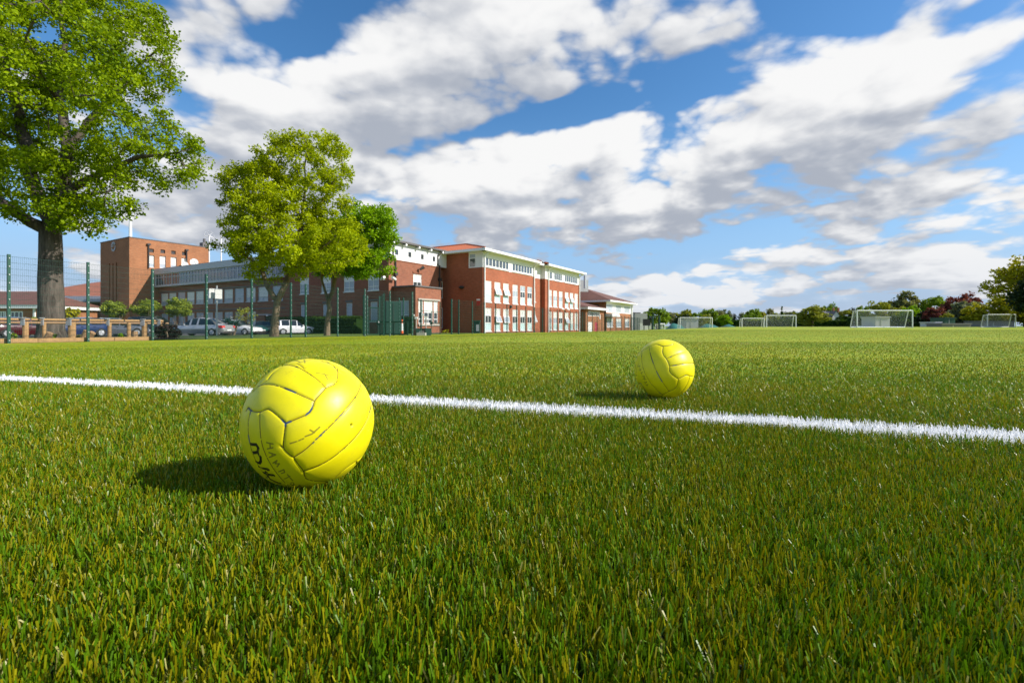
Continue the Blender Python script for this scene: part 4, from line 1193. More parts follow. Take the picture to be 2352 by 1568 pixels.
for a0, a1 in ((-6, 24.5), (40, 92)):
    u0_, u1_ = fq.pix(a0 * .57422 * 1.0, 720)[0], fq.pix(a1 * .57422, 720)[0]; wins.append((u0_, u1_, .35, 2.15))
wins += [(w_[0] - 5.2, w_[0] - 2.2, .35, 2.15) for w_ in wins[:1]]
fq.wall(w, 0, 26, -1.4, 2.65, wins, .1)
w.quad(fq.p(26, 0, -1.4), fq.p(26, -9, -1.4), fq.p(26, -9, 2.65), fq.p(26, 0, 2.65)); part(w, 'wall', 'brick_tan', bL)
for a in wins: window(bL, fq, *a, -.08, 3, ((0, .5, 'glass'), (.5, 1, 'glass')), .16)
mb = MB(); fq.box(mb, -.5, 26.5, .3, .5, 2.5, 2.95); fq.box(mb, -.5, 26.5, .0, .3, 2.6, 2.66); fq.box(mb, 26.3, 26.5, -9.4, .3, 2.5, 2.95); part(mb, 'fascia', 'white', bL)
mb = MB(); hip(mb, -.6, 26.6, -.55, 9.6, 2.96, 5.0, 4.2, 0, fq); part(mb, 'roof', 'tile_brown', bL)
mb = MB(); fq.box(mb, 25.6, 25.85, .01, .14, -1, 2.5); part(mb, 'downpipe', 'white', bL)
b2 = empty('low_hall', (-77, 86, -.6)); tag(b2, 'low hall with orange tiled roof and white clerestory between oak and tower', 'building')
D2 = 86
f2 = Fr((at(20, D2)[0], D2), (1, 0), (0, -1)); L2 = at(262, D2)[0] - at(20, D2)[0]
w = MB(); f2.wall(w, 0, L2, -1.6, 5.2, [], n=-1.6); part(w, 'upper_wall', 'white_render', b2)
mb = MB(); f2.box(mb, -.6, L2 + .6, -1.5, -1.1, 5.2, 5.6); part(mb, 'fascia', 'grey_panel', b2)
mb = MB(); apex = at(174, D2)[0] - at(20, D2)[0]
mb.quad(f2.p(-.7, -1.0, 5.6), f2.p(L2 + .7, -1.0, 5.6), f2.p(L2 + 3.0, -14, 6.4), f2.p(-.7, -14, 6.4))
mb.poly((f2.p(-.7, -1.0, 5.62), f2.p(apex + 7, -1.0, 5.62), f2.p(apex, -9, 9.3), f2.p(apex - 6, -9, 8.6)))
mb.poly((f2.p(apex + 7, -1.0, 5.62), f2.p(L2 + 4, -1.0, 5.62), f2.p(L2 + 6, -9, 7.7), f2.p(apex, -9, 9.3)))
part(mb, 'roof', 'tile_red', b2)
mb = MB(); f2.box(mb, 6, L2 + .4, -1.2, 2.2, 4.45, 4.95); part(mb, 'canopy', 'grey_panel', b2)
w = MB(); wh = [(9.2, 10.6, .4, 4.0), (11.6, 13.0, .4, 4.0), (14.2, 15.2, -.9, 3.2)]
f2.wall(w, 0, L2, -1.6, 4.45, wh, .1, n=-.4); part(w, 'wall', 'brick_brown', b2)
for a in wh: window(b2, f2, *a, -.5, 1, ((0, .6, 'glass'), (.6, 1, 'glass')), .12, frame='grey_panel')
for px in (164.5, 200):
    k = f2.pix(px, 700, 2.0)[0]; mb = MB(); f2.box(mb, k - .3, k + .3, 1.6, 2.1, -1.4, 4.45); part(mb, 'pillar', 'brick_tan', b2)

# --- the two-storey block at the far end with the brown roofs
DD = 98.0
OD = at(1392.5, DD)
fd = Fr(OD, UA, -VA); fds = Fr(OD, VA, -UA)
bD = empty('far_block', (OD[0], OD[1], -.8)); tag(bD, 'two-storey brick block with brown tiled roof at the far end of the school', 'building')
zd = 1130
Dp = lambda x, y: ((2280 + x / 5.88) * .57422, (1130 + y / 5.88) * .57422)
UD = fd.pix(*Dp(1425, 900))[0]
uw = [];
for x0, x1, in ((855, 1000), (1075, 1200), (1270, 1400)): uw.append((fd.pix(*Dp(x0, 560))[0], fd.pix(*Dp(x1, 560))[0], 3.05, 4.75))
gw = []
for x0, x1, in ((870, 1010), (1090, 1205), (1290, 1395)): gw.append((fd.pix(*Dp(x0, 900))[0], fd.pix(*Dp(x1, 900))[0], -.0, 1.85))
w = MB(); fd.wall(w, 0, UD, -1.8, 3.0, gw, .1); fds.wall(w, 0, 14, -1.8, 5.2, [(1.5, 5.5, 3.4, 4.6)], .1)
w.quad(fd.p(UD, 0, -1.8), fd.p(UD, -14, -1.8), fd.p(UD, -14, 5.2), fd.p(UD, 0, 5.2)); part(w, 'wall', 'brick_tan', bD)
w = MB(); fd.wall(w, -.02, UD + .02, 3.0, 5.2, uw, .08, n=.02); part(w, 'top_storey', 'white_render', bD)
for a in uw: window(bD, fd, *a, -.05, 5, ((0, 1, 'blind_blue'),), .12)
for a in gw: window(bD, fd, *a, -.08, 4, ((0, .7, 'blind_blue'), (.7, 1, 'blind')), .1, sill=.2)
window(bD, fds, 1.5, 5.5, 3.4, 4.6, -.08, 2, ((0, 1, 'glass'),), .1, frame='dark')
mb = MB(); ovd = 1.3
fd.box(mb, -ovd, UD + ovd, ovd - .2, ovd, 5.16, 5.45); fd.box(mb, -ovd + .2, UD + ovd, .02, ovd - .2, 5.16, 5.22); fds.box(mb, -ovd, 14, ovd - .2, ovd - .002, 5.1, 5.44); fds.box(mb, -ovd + .2, 14, .01, ovd - .2, 5.155, 5.215)
part(mb, 'fascia', 'white', bD)
mb = MB(); e = 5.46; RH = 4.6; I = 11.0
mb.quad(fd.p(-ovd, ovd, e), fd.p(UD + ovd, ovd, e), fd.p(UD + ovd - 9, -I, e + RH - .4), fd.p(I * .72, -I, e + RH))
mb.poly((fd.p(-ovd, ovd, e), fd.p(I * .72, -I, e + RH), fd.p(I * .72, -I - 6, e + RH), fd.p(-ovd, -24, e)))
mb.poly((fd.p(UD + ovd, ovd, e), fd.p(UD + ovd, -24, e), fd.p(UD + ovd - 9, -I, e + RH - .4)))
part(mb, 'roof', 'tile_brown', bD)
mb = MB(); fd.box(mb, UD + .05, UD + .35, .1, .4, -1, 5.1); part(mb, 'downpipe', 'white', bD)
mb = MB(); a = fd.pix(*Dp(825, 800))[0]; fd.box(mb, a + .1, a + 4.6, .01, 1.5, 2.1, 2.75); part(mb, 'porch_canopy', 'white', bD)
mb = MB(); k, z = fd.pix(*Dp(1150, 792)); fd.box(mb, k - .5, k + .5, .01, .1, z - .2, z + .2); part(mb, 'wall_sign', 'white', bD)
# low link in front of it
OE = at((2280 + 370 / 5.88) * .57422, 88.5)
fg = Fr(OE, UA, -VA); fgs = Fr(OE, VA, -UA)
bE = empty('link_building', (OE[0], OE[1], -.8)); tag(bE, 'low brick link with brown roof, white door and red door before the far block', 'building')
UE = fg.pix(*Dp(800, 900))[0]
hw = (fg.pix(*Dp(425, 680))[0], fg.pix(*Dp(705, 680))[0], 2.1, 3.0)
dw = (fg.pix(*Dp(428, 1000))[0], fg.pix(*Dp(522, 1000))[0], -1.2, 1.0); dr_ = (fg.pix(*Dp(583, 1000))[0], fg.pix(*Dp(655, 1000))[0], -1.2, .95)
w = MB(); fg.wall(w, 0, UE, -1.8, 3.3, [hw, dw, dr_], .12); fgs.wall(w, 0, 8, -1.8, 3.3, [(2.2, 4.0, -1.2, 1.4)], .12); part(w, 'wall', 'brick_tan', bE)
window(bE, fg, *hw, -.1, 6, ((0, 1, 'glass'),), .12)
mb = MB(); fg.box(mb, *dw[:2], -.1, -.04, *dw[2:]); d_ = part(mb, 'door', 'white', bE)
mb = MB(); fg.box(mb, *dr_[:2], -.1, -.04, *dr_[2:]); d_ = part(mb, 'door', 'red_door', bE); d_['label'] = 'crimson red door'
mb = MB(); fg.box(mb, dr_[0] + .12, dr_[0] + .2, -.03, .02, -.2, .1); mb.build('handle', M['steel'], d_)
mb = MB(); fgs.box(mb, 2.2, 4.0, -.1, -.04, -1.2, 1.4); part(mb, 'door', 'green_dark', bE)
mb = MB(); fg.box(mb, -.7, UE + .5, .5, .72, 3.3, 3.72); fg.box(mb, -.7, UE + .5, .01, .5, 3.32, 3.38); fgs.box(mb, -.7, 8, .5, .718, 3.3, 3.715); part(mb, 'fascia', 'white', bE)
mb = MB(); mb.quad(fg.p(-.75, .75, 3.73), fg.p(UE + .5, .75, 3.73), fg.p(UE + .5, -8, 6.0), fg.p(4.5, -8, 6.0)); mb.poly((fg.p(-.75, .75, 3.73), fg.p(4.5, -8, 6.0), fg.p(-.75, -12, 3.73))); part(mb, 'roof', 'tile_brown', bE)
mb = MB(); fgs.box(mb, 1.2, 4.6, .01, 1.5, 1.5, 1.75); fgs.box(mb, 1.0, 4.8, .0, 1.7, 1.76, 2.0); part(mb, 'porch_canopy', 'white', bE)
mb = MB(); k, z = fg.pix(*Dp(697, 808)); fg.box(mb, k - .2, k + .2, .01, .1, z - .45, z + .45); part(mb, 'wall_notice', 'white', bE)
# white roof plant seen past the end of the long block
p_ = at(1349.5, 100); mb = MB(); zt = zat(644, 100); zb = zat(664, 100)
t_ = empty('roof_plant', (p_[0], p_[1], zb)); tag(t_, 'white ventilation box on the roof behind the end of the orange block', 'vent')
mb.box((p_[0] - 1.3, p_[1], (zt + zb) / 2 - .3), (2.6, 2.0, zt - zb + .6)); part(mb, 'housing', 'white', t_)
p2_ = at(1345.5, 98); mb = MB(); mb.tube([(p2_[0] - .2, 97.8, zb), (p2_[0] - .2, 97.8, zat(633, 98))], .28, 8); part(mb, 'flue', 'steel', t_)
# grey shed beyond
p0, p1 = at(1452, 118), at(1484, 118)
t_ = empty('equipment_shed', ((p0[0] + p1[0]) / 2, 118, -.6)); tag(t_, 'grey clad shed beyond the end of the school with dark railing on top', 'shed')
mb = MB(); cx = (p0[0] + p1[0]) / 2; mb.box((cx + .5, 121, 1.2), (p1[0] - p0[0] - .4, 6, 4.2)); part(mb, 'wall', 'grey_paint', t_)
mb = MB(); mb.box((cx - .6, 118.6, 3.42), (p1[0] - p0[0] - 1.4, 1, .25)); part(mb, 'railing', 'lead', t_)

# ------------------------------------------------------------------ green mesh fences
def fence_pt(px, s=22.6):
    t = (px - 1176) / FOC
    y = s / (FN[0] * t + FN[1])
    return (t * y, y)
def gnd(p): return float(gz(p[0], p[1]))
def fence(root, pts, H=3.0, thick=(), skip=()):
    pts = [Vector((p[0], p[1], gnd(p))) for p in pts]
    for i, p in enumerate(pts):
        a = pts[min(i + 1, len(pts) - 1)] - pts[max(i - 1, 0)]
        rz = math.atan2(a.y, a.x)
        w = .10 if i in thick else .08
        mb = MB(); mb.box((p.x, p.y, p.z + H / 2 - .15), (w, w, H + .4), 0, rz)
        nrm = Vector((-a.y, a.x, 0)).normalized()
        if nrm.dot(-Vector((p.x, p.y, 0))) < 0: nrm = -nrm
        for k in range(11):
            q = p + nrm * (w / 2 + .012) + Vector((0, 0, .12 + k * (H - .2) / 10))
            mb.box(tuple(q), (.028, .028, .03), 1, rz)
        part(mb, 'post', ('green_metal', 'steel'), root)
    for i, (a, b) in enumerate(zip(pts[:-1], pts[1:])):
        if i in skip: continue
        mesh_panel(root, a, b, H)
def mesh_panel(root, a, b, H, z0=.06, name='mesh_panel', mat='green_dark'):
    mb = MB()
    d = b - a; L = Vector((d.x, d.y, 0)).length; n = Vector((-d.y, d.x, 0)).normalized()
    def bar(p, q, r, up):
        o = n * r
        u = Vector((0, 0, r)) if not up else Vector((d.x, d.y, 0)).normalized() * r
        mb.hexa([p - o - u, p + o - u, p + o + u, p - o + u, q - o - u, q + o - u, q + o + u, q - o + u])
    nh = int(round((H - .1) / .2))
    for k in range(nh + 1):
        z = z0 + k * (H - .08) / nh
        for off in (-.009, .009):
            e = n * off
            bar(a + e + Vector((0, 0, z)), b + e + Vector((0, 0, z)), .0028, False)
    nv = max(2, int(L / .05))
    for k in range(1, nv):
        p = a.lerp(b, k / nv)
        bar(p + Vector((0, 0, z0)), p + Vector((0, 0, z0 + H - .06)), .0015, True)
    return part(mb, name, mat, root)
pl = [fence_pt(x) for x in (-190, 20, 202, 350, 474, 578, 668, 702, 775.5)] + [at(838, 30.7), at(895.5, 32.4), at(947, 33.4)]
f_ = empty('mesh_fence', (pl[1][0], pl[1][1], gnd(pl[1])))
tag(f_, 'tall green weldmesh fence at the left, from the oak to the gate enclosure', 'fence', 'green mesh fences round the pitch')
fence(f_, pl, thick=(11,))
pr = [fence_pt(x) for x in (1037, 1053.6, 1084.7, 1112, 1138.5, 1164.5, 1186.6, 1207.7, 1227.6, 1246, 1263.5, 1280, 1296, 1310, 1324, 1337.5, 1349, 1360.5, 1371.4, 1382.5, 1392, 1402, 1415, 1427, 1435, 1443, 1450, 1457, 1464, 1470)]
f_ = empty('mesh_fence', (pr[0][0], pr[0][1], gnd(pr[0])))
tag(f_, 'long green mesh fence with closely seen posts running past the orange block', 'fence', 'green mesh fences round the pitch')
fence(f_, pr, thick=(0,))
pb_ = [at(835, 36.4), at(843.5, 36.8), at(871.5, 37.4), at(882, 34.6)]
f_ = empty('mesh_fence', (pb_[0][0], pb_[0][1], gnd(pb_[0])))
tag(f_, 'short green mesh fence behind, on both sides of the narrow gate', 'fence', 'green mesh fences round the pitch')
fence(f_, pb_, skip=(1,), thick=(1, 2))
pb2 = [at(871.5, 38.6), at(917, 39.4), at(926.5, 39.4), at(967, 42)]
f_ = empty('mesh_fence', (pb2[1][0], pb2[1][1], gnd(pb2[1])))
tag(f_, 'green mesh fence in front of the brick bay, ending at the tall gate frame', 'fence', 'green mesh fences round the pitch')
fence(f_, pb2, thick=(3,))
def bars(mb, segs, w):
    for a, b in segs: mb.tube([a, b], w, 6)
# narrow gate
a, b = [Vector((p[0], p[1], gnd(p))) for p in (pb_[1], pb_[2])]
g = empty('gate', tuple(a)); tag(g, 'narrow green mesh gate with a round lock, closed between two thick posts', 'gate', 'green gates in the fence')
u_ = (b - a).normalized(); a2, b2_ = a + u_ * .12, b - u_ * .12
mb = MB(); Z = lambda p, z: tuple(p + Vector((0, 0, z)))
bars(mb, [(Z(a2, .08), Z(a2, 2.12)), (Z(b2_, .08), Z(b2_, 2.12)), (Z(a2, 2.12), Z(b2_, 2.12)), (Z(a2, .08), Z(b2_, .08)), (Z(a2, 1.1), Z(b2_, 1.1))], .035); part(mb, 'frame', 'green_metal', g)
mesh_panel(g, a2 + Vector((0, 0, .08)), b2_ + Vector((0, 0, .08)), 2.0, name='mesh_infill')
mb = MB(); q = b2_ + Vector((0, 0, 1.0)); mb.box(tuple(q), (.22, .10, .3)); part(mb, 'lock_box', 'green_metal', g)
mb = MB(); mb.ball(tuple(q + Vector((.08, -.09, .02))), .07, 10, 6); part(mb, 'lock', 'white', g)
# tall double gate frame, standing open
a, b = [Vector((p[0], p[1], gnd(p))) for p in (at(967, 42), at(1011, 44.3))]
g = empty('gate', tuple(b)); tag(g, 'open green gate frame with overhead bar, in front of the bay window', 'gate', 'green gates in the fence')
mb = MB(); mb.box(Z(b, 1.4), (.09, .09, 3.1)); part(mb, 'post', 'green_metal', g)
mb = MB(); bars(mb, [(Z(a, 2.05), Z(b, 2.05))], .03); part(mb, 'overhead_bar', 'green_metal', g)
m_ = a.lerp(b, .52)
mb = MB(); bars(mb, [(Z(m_, .05), Z(m_, 2.05)), (Z(m_, .1), Z(b, .1)), (Z(m_, 1.0), Z(b, 1.0))], .035); lf = part(mb, 'leaf_frame', 'green_metal', g)
mesh_panel(lf, m_ + Vector((0, 0, .08)), b + Vector((0, 0, .08)), 1.9, name='mesh_infill')
mb = MB(); mb.box(Z(m_, 1.0), (.2, .08, .26)); part(mb, 'lock_box', 'green_metal', g)
# low barrier inside the enclosure
a, b = [Vector((p[0], p[1], gnd(p))) for p in (at(873, 35.2), at(936, 35.0))]
g = empty('low_barrier', tuple(a)); tag(g, 'low dark green tubular barrier standing inside the fenced enclosure', 'barrier')
q = [a.lerp(b, k) for k in (0, .5, 1)]
for p in q:
    mb = MB(); mb.box(Z(p, .5), (.1, .1, 1.15)); part(mb, 'post', 'green_dark', g)
for z in (1.0, .12):
    mb = MB(); bars(mb, [(Z(a, z), Z(b, z))], .05); part(mb, 'rail', 'green_dark', g)
# red and white post marker
p = at((1420 + 1105 / 5.88) * .57422, 36.5); zg = gnd(p)
g = empty('marker_post', (p[0], p[1], zg)); tag(g, 'red and white striped marker post inside the fenced enclosure', 'marker post')
for k in range(4):
    mb = MB(); mb.tube([(p[0], p[1], zg + .08 + k * .28), (p[0], p[1], zg + .08 + (k + 1) * .28 - .002)], [.105 - k * .012, .093 - k * .012], 12); part(mb, 'band', 'amber' if k != 2 and k != 1 else 'white', g)
mb = MB(); mb.box((p[0], p[1], zg + .04), (.4, .4, .08)); part(mb, 'base', 'rubber', g)
# two green ballast boxes with poles, and a grey weight between
for x0, x1, d, lab in ((1380, 1530, 35.6, 'green ballast box with a white-topped pole, nearer the corner post'), (1590, 1778, 34.6, 'green ballast box with a white-topped pole, on the right of the pair')):
    c = at((1420 + (x0 + x1) / 2 / 5.88) * .57422, d); zg = gnd(c); W = (x1 - x0) / 5.88 * .57422 / FOC * d
    g = empty('ballast_box', (c[0], c[1], zg)); tag(g, lab, 'ballast box', 'ballast boxes outside the gate')
    mb = MB(); mb.box((c[0], c[1], zg + .25), (W * .8, .75, .5), 0, .52); part(mb, 'box', 'green_dark', g, bevel=.02)
    mb = MB(); mb.box((c[0], c[1], zg + .515), (W * .84, .8, .03), 0, .52); part(mb, 'lid', 'green_metal', g)
    mb = MB(); mb.tube([(c[0] - .05, c[1], zg + .53), (c[0] - .05, c[1], zg + 1.25)], .04, 8); part(mb, 'pole', 'concrete', g)
    mb = MB(); mb.box((c[0] - .05, c[1], zg + 1.3), (.2, .16, .16)); mb.box((c[0] - .27, c[1] + .02, zg + 1.5), (.2, .1, .12)); part(mb, 'pole_head', 'white', g)
c = at((1420 + 1562 / 5.88) * .57422, 34.0); zg = gnd(c)
g = MB(); g.box((c[0], c[1], zg + .11), (.62, .4, .22)); g.tube([(c[0] - .15, c[1], zg + .22), (c[0] - .15, c[1], zg + .30), (c[0] + .15, c[1], zg + .30), (c[0] + .15, c[1], zg + .22)], .02, 6)
tag(g.build('counterweight', M['concrete']), 'small grey concrete weight lying between the two green boxes', 'weight')
# grey-green electric cabinet by the corner block
c = at((1420 + 885 / 5.88) * .57422, 46.5); zg = gnd(c)
g = empty('cabinet', (c[0], c[1], zg)); tag(g, 'dark green metal cabinet against the corner of the brown block', 'cabinet')
mb = MB(); mb.box((c[0], c[1], zg + 1.5), (1.5, .8, 3.3), 0, .53); part(mb, 'case', 'green_dark', g, bevel=.03)
mb = MB(); mb.box((c[0] + .2, c[1] - .42, zg + 1.5), (.03, .03, 3.0), 0, .53); part(mb, 'door_seam', 'dark', g)
# litter bin by the end wall
c = at((1450 + 1435 / 3.137) * .57422, 52.5); zg = gnd(c)
g = empty('litter_bin', (c[0], c[1], zg)); tag(g, 'dark green litter bin against the end wall of the orange block', 'bin')
mb = MB(); mb.box((c[0], c[1], zg + .62), (.7, .6, 1.25)); part(mb, 'body', 'green_dark', g, bevel=.03)
mb = MB(); mb.box((c[0], c[1], zg + 1.32), (.8, .7, .14)); part(mb, 'hood', 'green_metal', g, bevel=.03)
mb = MB(); mb.box((c[0] + .1, c[1] - .31, zg + .6), (.3, .02, .7)); part(mb, 'notice', 'grey_panel', g)
strip('path', 23.2, 30, 35, 58, M['paving'], .02, 30, 4)

# ------------------------------------------------------------------ timber by the oak
r0, r1_ = at(-60, 18.6), at(376, 23.6)
ra, rb_ = Vector((r0[0], r0[1], 0)), Vector((r1_[0], r1_[1], 0))
g = empty('timber_rail', (rb_.x, rb_.y, gnd(rb_))); tag(g, 'low post and rail fence of new timber in front of the big oak', 'fence')
def rail_z(k): return .545 - .035 * k
n_ = 4
for k in range(n_):
    k0, k1 = k / n_ + (.004 if k else 0), (k + 1) / n_ - .004
    A, B = ra.lerp(rb_, k0), ra.lerp(rb_, k1)
    mb = MB(); mb.tube([(A.x, A.y, rail_z(k0)), (B.x, B.y, rail_z(k1))], .052, 10); part(mb, 'rail', 'wood', g)
for k in range(2):
    A, B = ra.lerp(rb_, k / 2), ra.lerp(rb_, k / 2 + .5); off = Vector((-.3, .75, -.10))
    mb = MB(); mb.tube([(A.x + off.x, A.y + off.y, .42), (B.x + off.x, B.y + off.y, .40)], .045, 8); part(mb, 'rear_rail', 'wood_dark', g)
def rail_k(px):
    t = (px - 1176) / FOC; d_ = rb_ - ra
    return (t * ra.y - ra.x) / (d_.x - t * d_.y)
for px, w_, br in ((58.5, .2, 1), (101.5, .13, 1), (165, .27, 1), (251.5, .15, 1), (296, .16, 0), (332, .24, 1), (368.5, .18, 1)):
    k = rail_k(px); p = ra.lerp(rb_, k); zt = rail_z(k) - .08; zg = gnd((p.x, p.y)) - .1
    mb = MB(); mb.tube([(p.x, p.y, zg), (p.x, p.y, zt)], w_ / 2, 10); po = part(mb, 'post', 'wood', g)
    if br:
        mb = MB(); mb.box((p.x, p.y - w_ / 2 - .02, zt - .02), (w_ * .8, .04, .26)); mb.box((p.x, p.y - .1, zt + .15), (w_ * .5, .2, .04)); mb.build('bracket', M['steel'], po)
g = empty('timber_edging', (fence_pt(180)[0], fence_pt(180)[1], gnd(fence_pt(180)))); tag(g, 'long edging of pale timber boards along the foot of the fence', 'edging')
for x0, x1 in ((-160, 19), (20.5, 86), (87, 200), (203, 262), (263, 345)):
    A, B = fence_pt(x0, 22.74), fence_pt(x1, 22.74); dv = Vector((B[0] - A[0], B[1] - A[1], 0)); L = dv.length
    mb = MB(); mb.box(((A[0] + B[0]) / 2, (A[1] + B[1]) / 2, (gnd(A) + gnd(B)) / 2 + .06), (L, .07, .24), 0, math.atan2(dv.y, dv.x)); part(mb, 'board', 'wood', g)
strip('soil_bed', 22.85, 26.8, -12, 14.5, M['soil'], .09, 40, 6)
for px, d, L, lean in ((300 * .57422 + 15, 18.8, .5, .4), (440 * .57422 - 60, 19.0, .4, .9), (540 * .57422, 20.5, .45, 0.0), (175 * .57422, 18.2, .4, .6)):
    p = at(px, d); zg = gnd(p) + .05
    mb = MB(); mb.tube([(p[0], p[1], zg - .1), (p[0] + lean * L, p[1], zg + L * .8)], [.13, .1], 9)
    tag(mb.build('log', M['wood_dark']), {0: 'upright cut log in the soil bed below the timber rail'}.get(lean, 'short cut log leaning in the soil bed before the oak'), 'log', 'cut logs in the soil bed')
LOGS = [o for o in bpy.data.objects if o.name.startswith('log')]
for o, l in zip(LOGS, ('short cut log leaning in the soil just right of the oak trunk', 'short cut log leaning low in the soil below the blue car', 'upright cut log in the soil below the right part of the timber rail', 'short cut log leaning at the foot of the oak trunk')): o['label'] = l

# ------------------------------------------------------------------ sign seen from behind
p = at(498, 38.4); zg = gnd(p)
g = empty('car_park_sign', (p[0], p[1], zg)); tag(g, 'two plain white sign plates on a grey pole between fence and silver car', 'sign')
mb = MB(); mb.tube([(p[0], p[1], zg - .1), (p[0], p[1], zat(656, 38.4))], .06, 10); part(mb, 'pole', 'steel', g)
for x0, x1, y0, y1 in ((482, 494.5, 663, 685), (496, 508, 664.5, 686.5)):
    a0, a1 = at(x0, 38.3)[0], at(x1, 38.3)[0]
    mb = MB(); mb.box(((a0 + a1) / 2, 38.3, (zat(y0, 38.4) + zat(y1, 38.4)) / 2), (a1 - a0 + .06, .03, zat(y0, 38.4) - zat(y1, 38.4)), 0, .6); part(mb, 'plate', 'white', g, bevel=.012)

# ------------------------------------------------------------------ cars
def car(px, d, rz, L, W, H, kind, paint, label, zoff=0.0):
    x, y = at(px, d); zg = gnd((x, y)) - .03 + zoff
    root = empty('parked_car', (0, 0, 0)); tag(root, label, 'car', 'cars parked behind the fence')
    h, w = H, W / 2
    zb, zs = .20, H * .60                      # sill and shoulder
    prof = {  # x share from the rear, shoulder height share, roof share (None = no cabin)
        'sedan': [(0, .46, None), (.02, .60, None), (.11, .635, None), (.13, .64, .65), (.285, .635, .955), (.32, .635, .975), (.44, .625, 1.0), (.47, .625, 1.0), (.57, .615, .975), (.60, .61, .95), (.735, .60, .62), (.76, .595, None), (.90, .54, None), (.985, .46, None), (1.0, .36, None)],
        'hatch': [(0, .44, None), (.015, .60, None), (.03, .63, .64), (.12, .64, .95), (.16, .64, .98), (.34, .63, 1.0), (.37, .63, 1.0), (.52, .61, .97), (.54, .61, .96), (.70, .59, .62), (.73, .585, None), (.90, .53, None), (.985, .45, None), (1.0, .34, None)],
        'suv': [(0, .44, None), (.012, .60, None), (.03, .63, .64), (.08, .63, .95), (.12, .63, .98), (.32, .62, 1.0), (.35, .62, 1.0), (.54, .61, .985), (.57, .61, .97), (.71, .60, .62), (.74, .595, None), (.90, .56, None), (.985, .50, None), (1.0, .36, None)]}[kind]
    body, screen = MB(), MB(); sides = {1: MB(), -1: MB()}
    R = Matrix.Rotation(rz, 3, 'Z')
    T = lambda a, b, c: tuple(R @ Vector((a, b, c)) + Vector((x, y, zg)))
    secs = []
    for i, (f, s_, r_) in enumerate(prof):
        X = (f - .5) * L
        edge = min(f, 1 - f)
        ww = w * (.80 + .20 * min(1, (edge / .10) ** .5))
        zS = s_ * H
        roof = r_ * H if r_ else zS + .012
        rw = ww * (.70 + .28 * (1 - max(0, min(1, (roof - zS) / (H * .36))))) if r_ else ww * .93
        low = zb + (.10 if edge < .03 else 0)
        secs.append([(X, ww * .90, low), (X, ww, low + (zS - low) * .45), (X, ww * .985, zS - .05), (X, ww * .94, zS), (X, rw, roof), (X, rw * .55, roof + .035 * (H if r_ else .6)), (X, 0, roof + .045 * (H if r_ else .6))])
    n = len(prof)
    for i in range(n - 1):
        A, B = secs[i], secs[i + 1]
        c0, c1 = prof[i][2], prof[i + 1][2]
        for sgn in (1, -1):
            for k in range(6):
                q = [A[k], B[k], B[k + 1], A[k + 1]]
                P = [T(p_[0], p_[1] * sgn, p_[2]) for p_ in q]
                if sgn < 0: P = P[::-1]
                cabin = c0 is not None and c1 is not None
                steep = cabin and abs(c0 - c1) > .12
                if k == 3 and cabin and (prof[i + 1][0] - prof[i][0]) > .045: sides[sgn].quad(*P)
                elif k >= 4 and steep: screen.quad(*P)
                else: body.quad(*P)
    for e in (0, -1):
        S_ = secs[e]
        P = [T(p_[0], p_[1], p_[2]) for p_ in S_] + [T(p_[0], -p_[1], p_[2]) for p_ in S_[-2::-1]]
        body.poly(P)
    Pb = [T(s_[0][0], s_[0][1], s_[0][2]) for s_ in secs] + [T(s_[0][0], -s_[0][1], s_[0][2]) for s_ in secs[::-1]]
    body.poly(Pb)
    bo = body.build('body', M[paint], root, smooth=True)
    bm = bmesh.new(); bm.from_mesh(bo.data); bmesh.ops.remove_doubles(bm, verts=bm.verts, dist=1e-4); bmesh.ops.recalc_face_normals(bm, faces=bm.faces); bm.to_mesh(bo.data); bm.free()
    es = bo.modifiers.new('edges', 'EDGE_SPLIT'); es.split_angle = rad(38)
    [q_.build('side_window', M['car_glass'], root) for q_ in sides.values()]; screen.build('windscreen', M['car_glass'], root)
    wr = .315 if kind != 'suv' else .36
    for fx in (-.5 + .19, -.5 + .81):
        for sgn in (1, -1):
            c = Vector((fx * L, sgn * (w - .10), wr))
            mb = MB(); mb.tube([T(c.x, c.y - sgn * .16, c.z), T(c.x, c.y + sgn * .085, c.z), T(c.x, c.y + sgn * .11, c.z)], [wr, wr, wr * .93], 20)
            ty = mb.build('wheel', M['rubber'], root)
            mb = MB(); mb.tube([T(c.x, c.y + sgn * .10, c.z), T(c.x, c.y + sgn * .118, c.z)], [wr * .66, wr * .60], 16)
            for q in range(5):
                an = 2 * math.pi * q / 5
                mb.tube([T(c.x, c.y + sgn * .122, c.z), T(c.x + math.cos(an) * wr * .6, c.y + sgn * .122, c.z + math.sin(an) * wr * .6)], .03, 5)
            mb.build('rim', M['steel'], ty)
            mb = MB(); pts = [T(c.x + math.cos(a_) * wr * 1.17, sgn * (w * .985 + .004), c.z + math.sin(a_) * wr * 1.17) for a_ in np.linspace(-.15, math.pi + .15, 13)]
            pts2 = [T(c.x + math.cos(a_) * wr * .98, sgn * (w * .985 + .012), c.z + math.sin(a_) * wr * .98) for a_ in np.linspace(-.15, math.pi + .15, 13)]
            for q in range(12): mb.quad(pts[q], pts[q + 1], pts2[q + 1], pts2[q])
            mb.build('wheel_arch', M['black'], root)
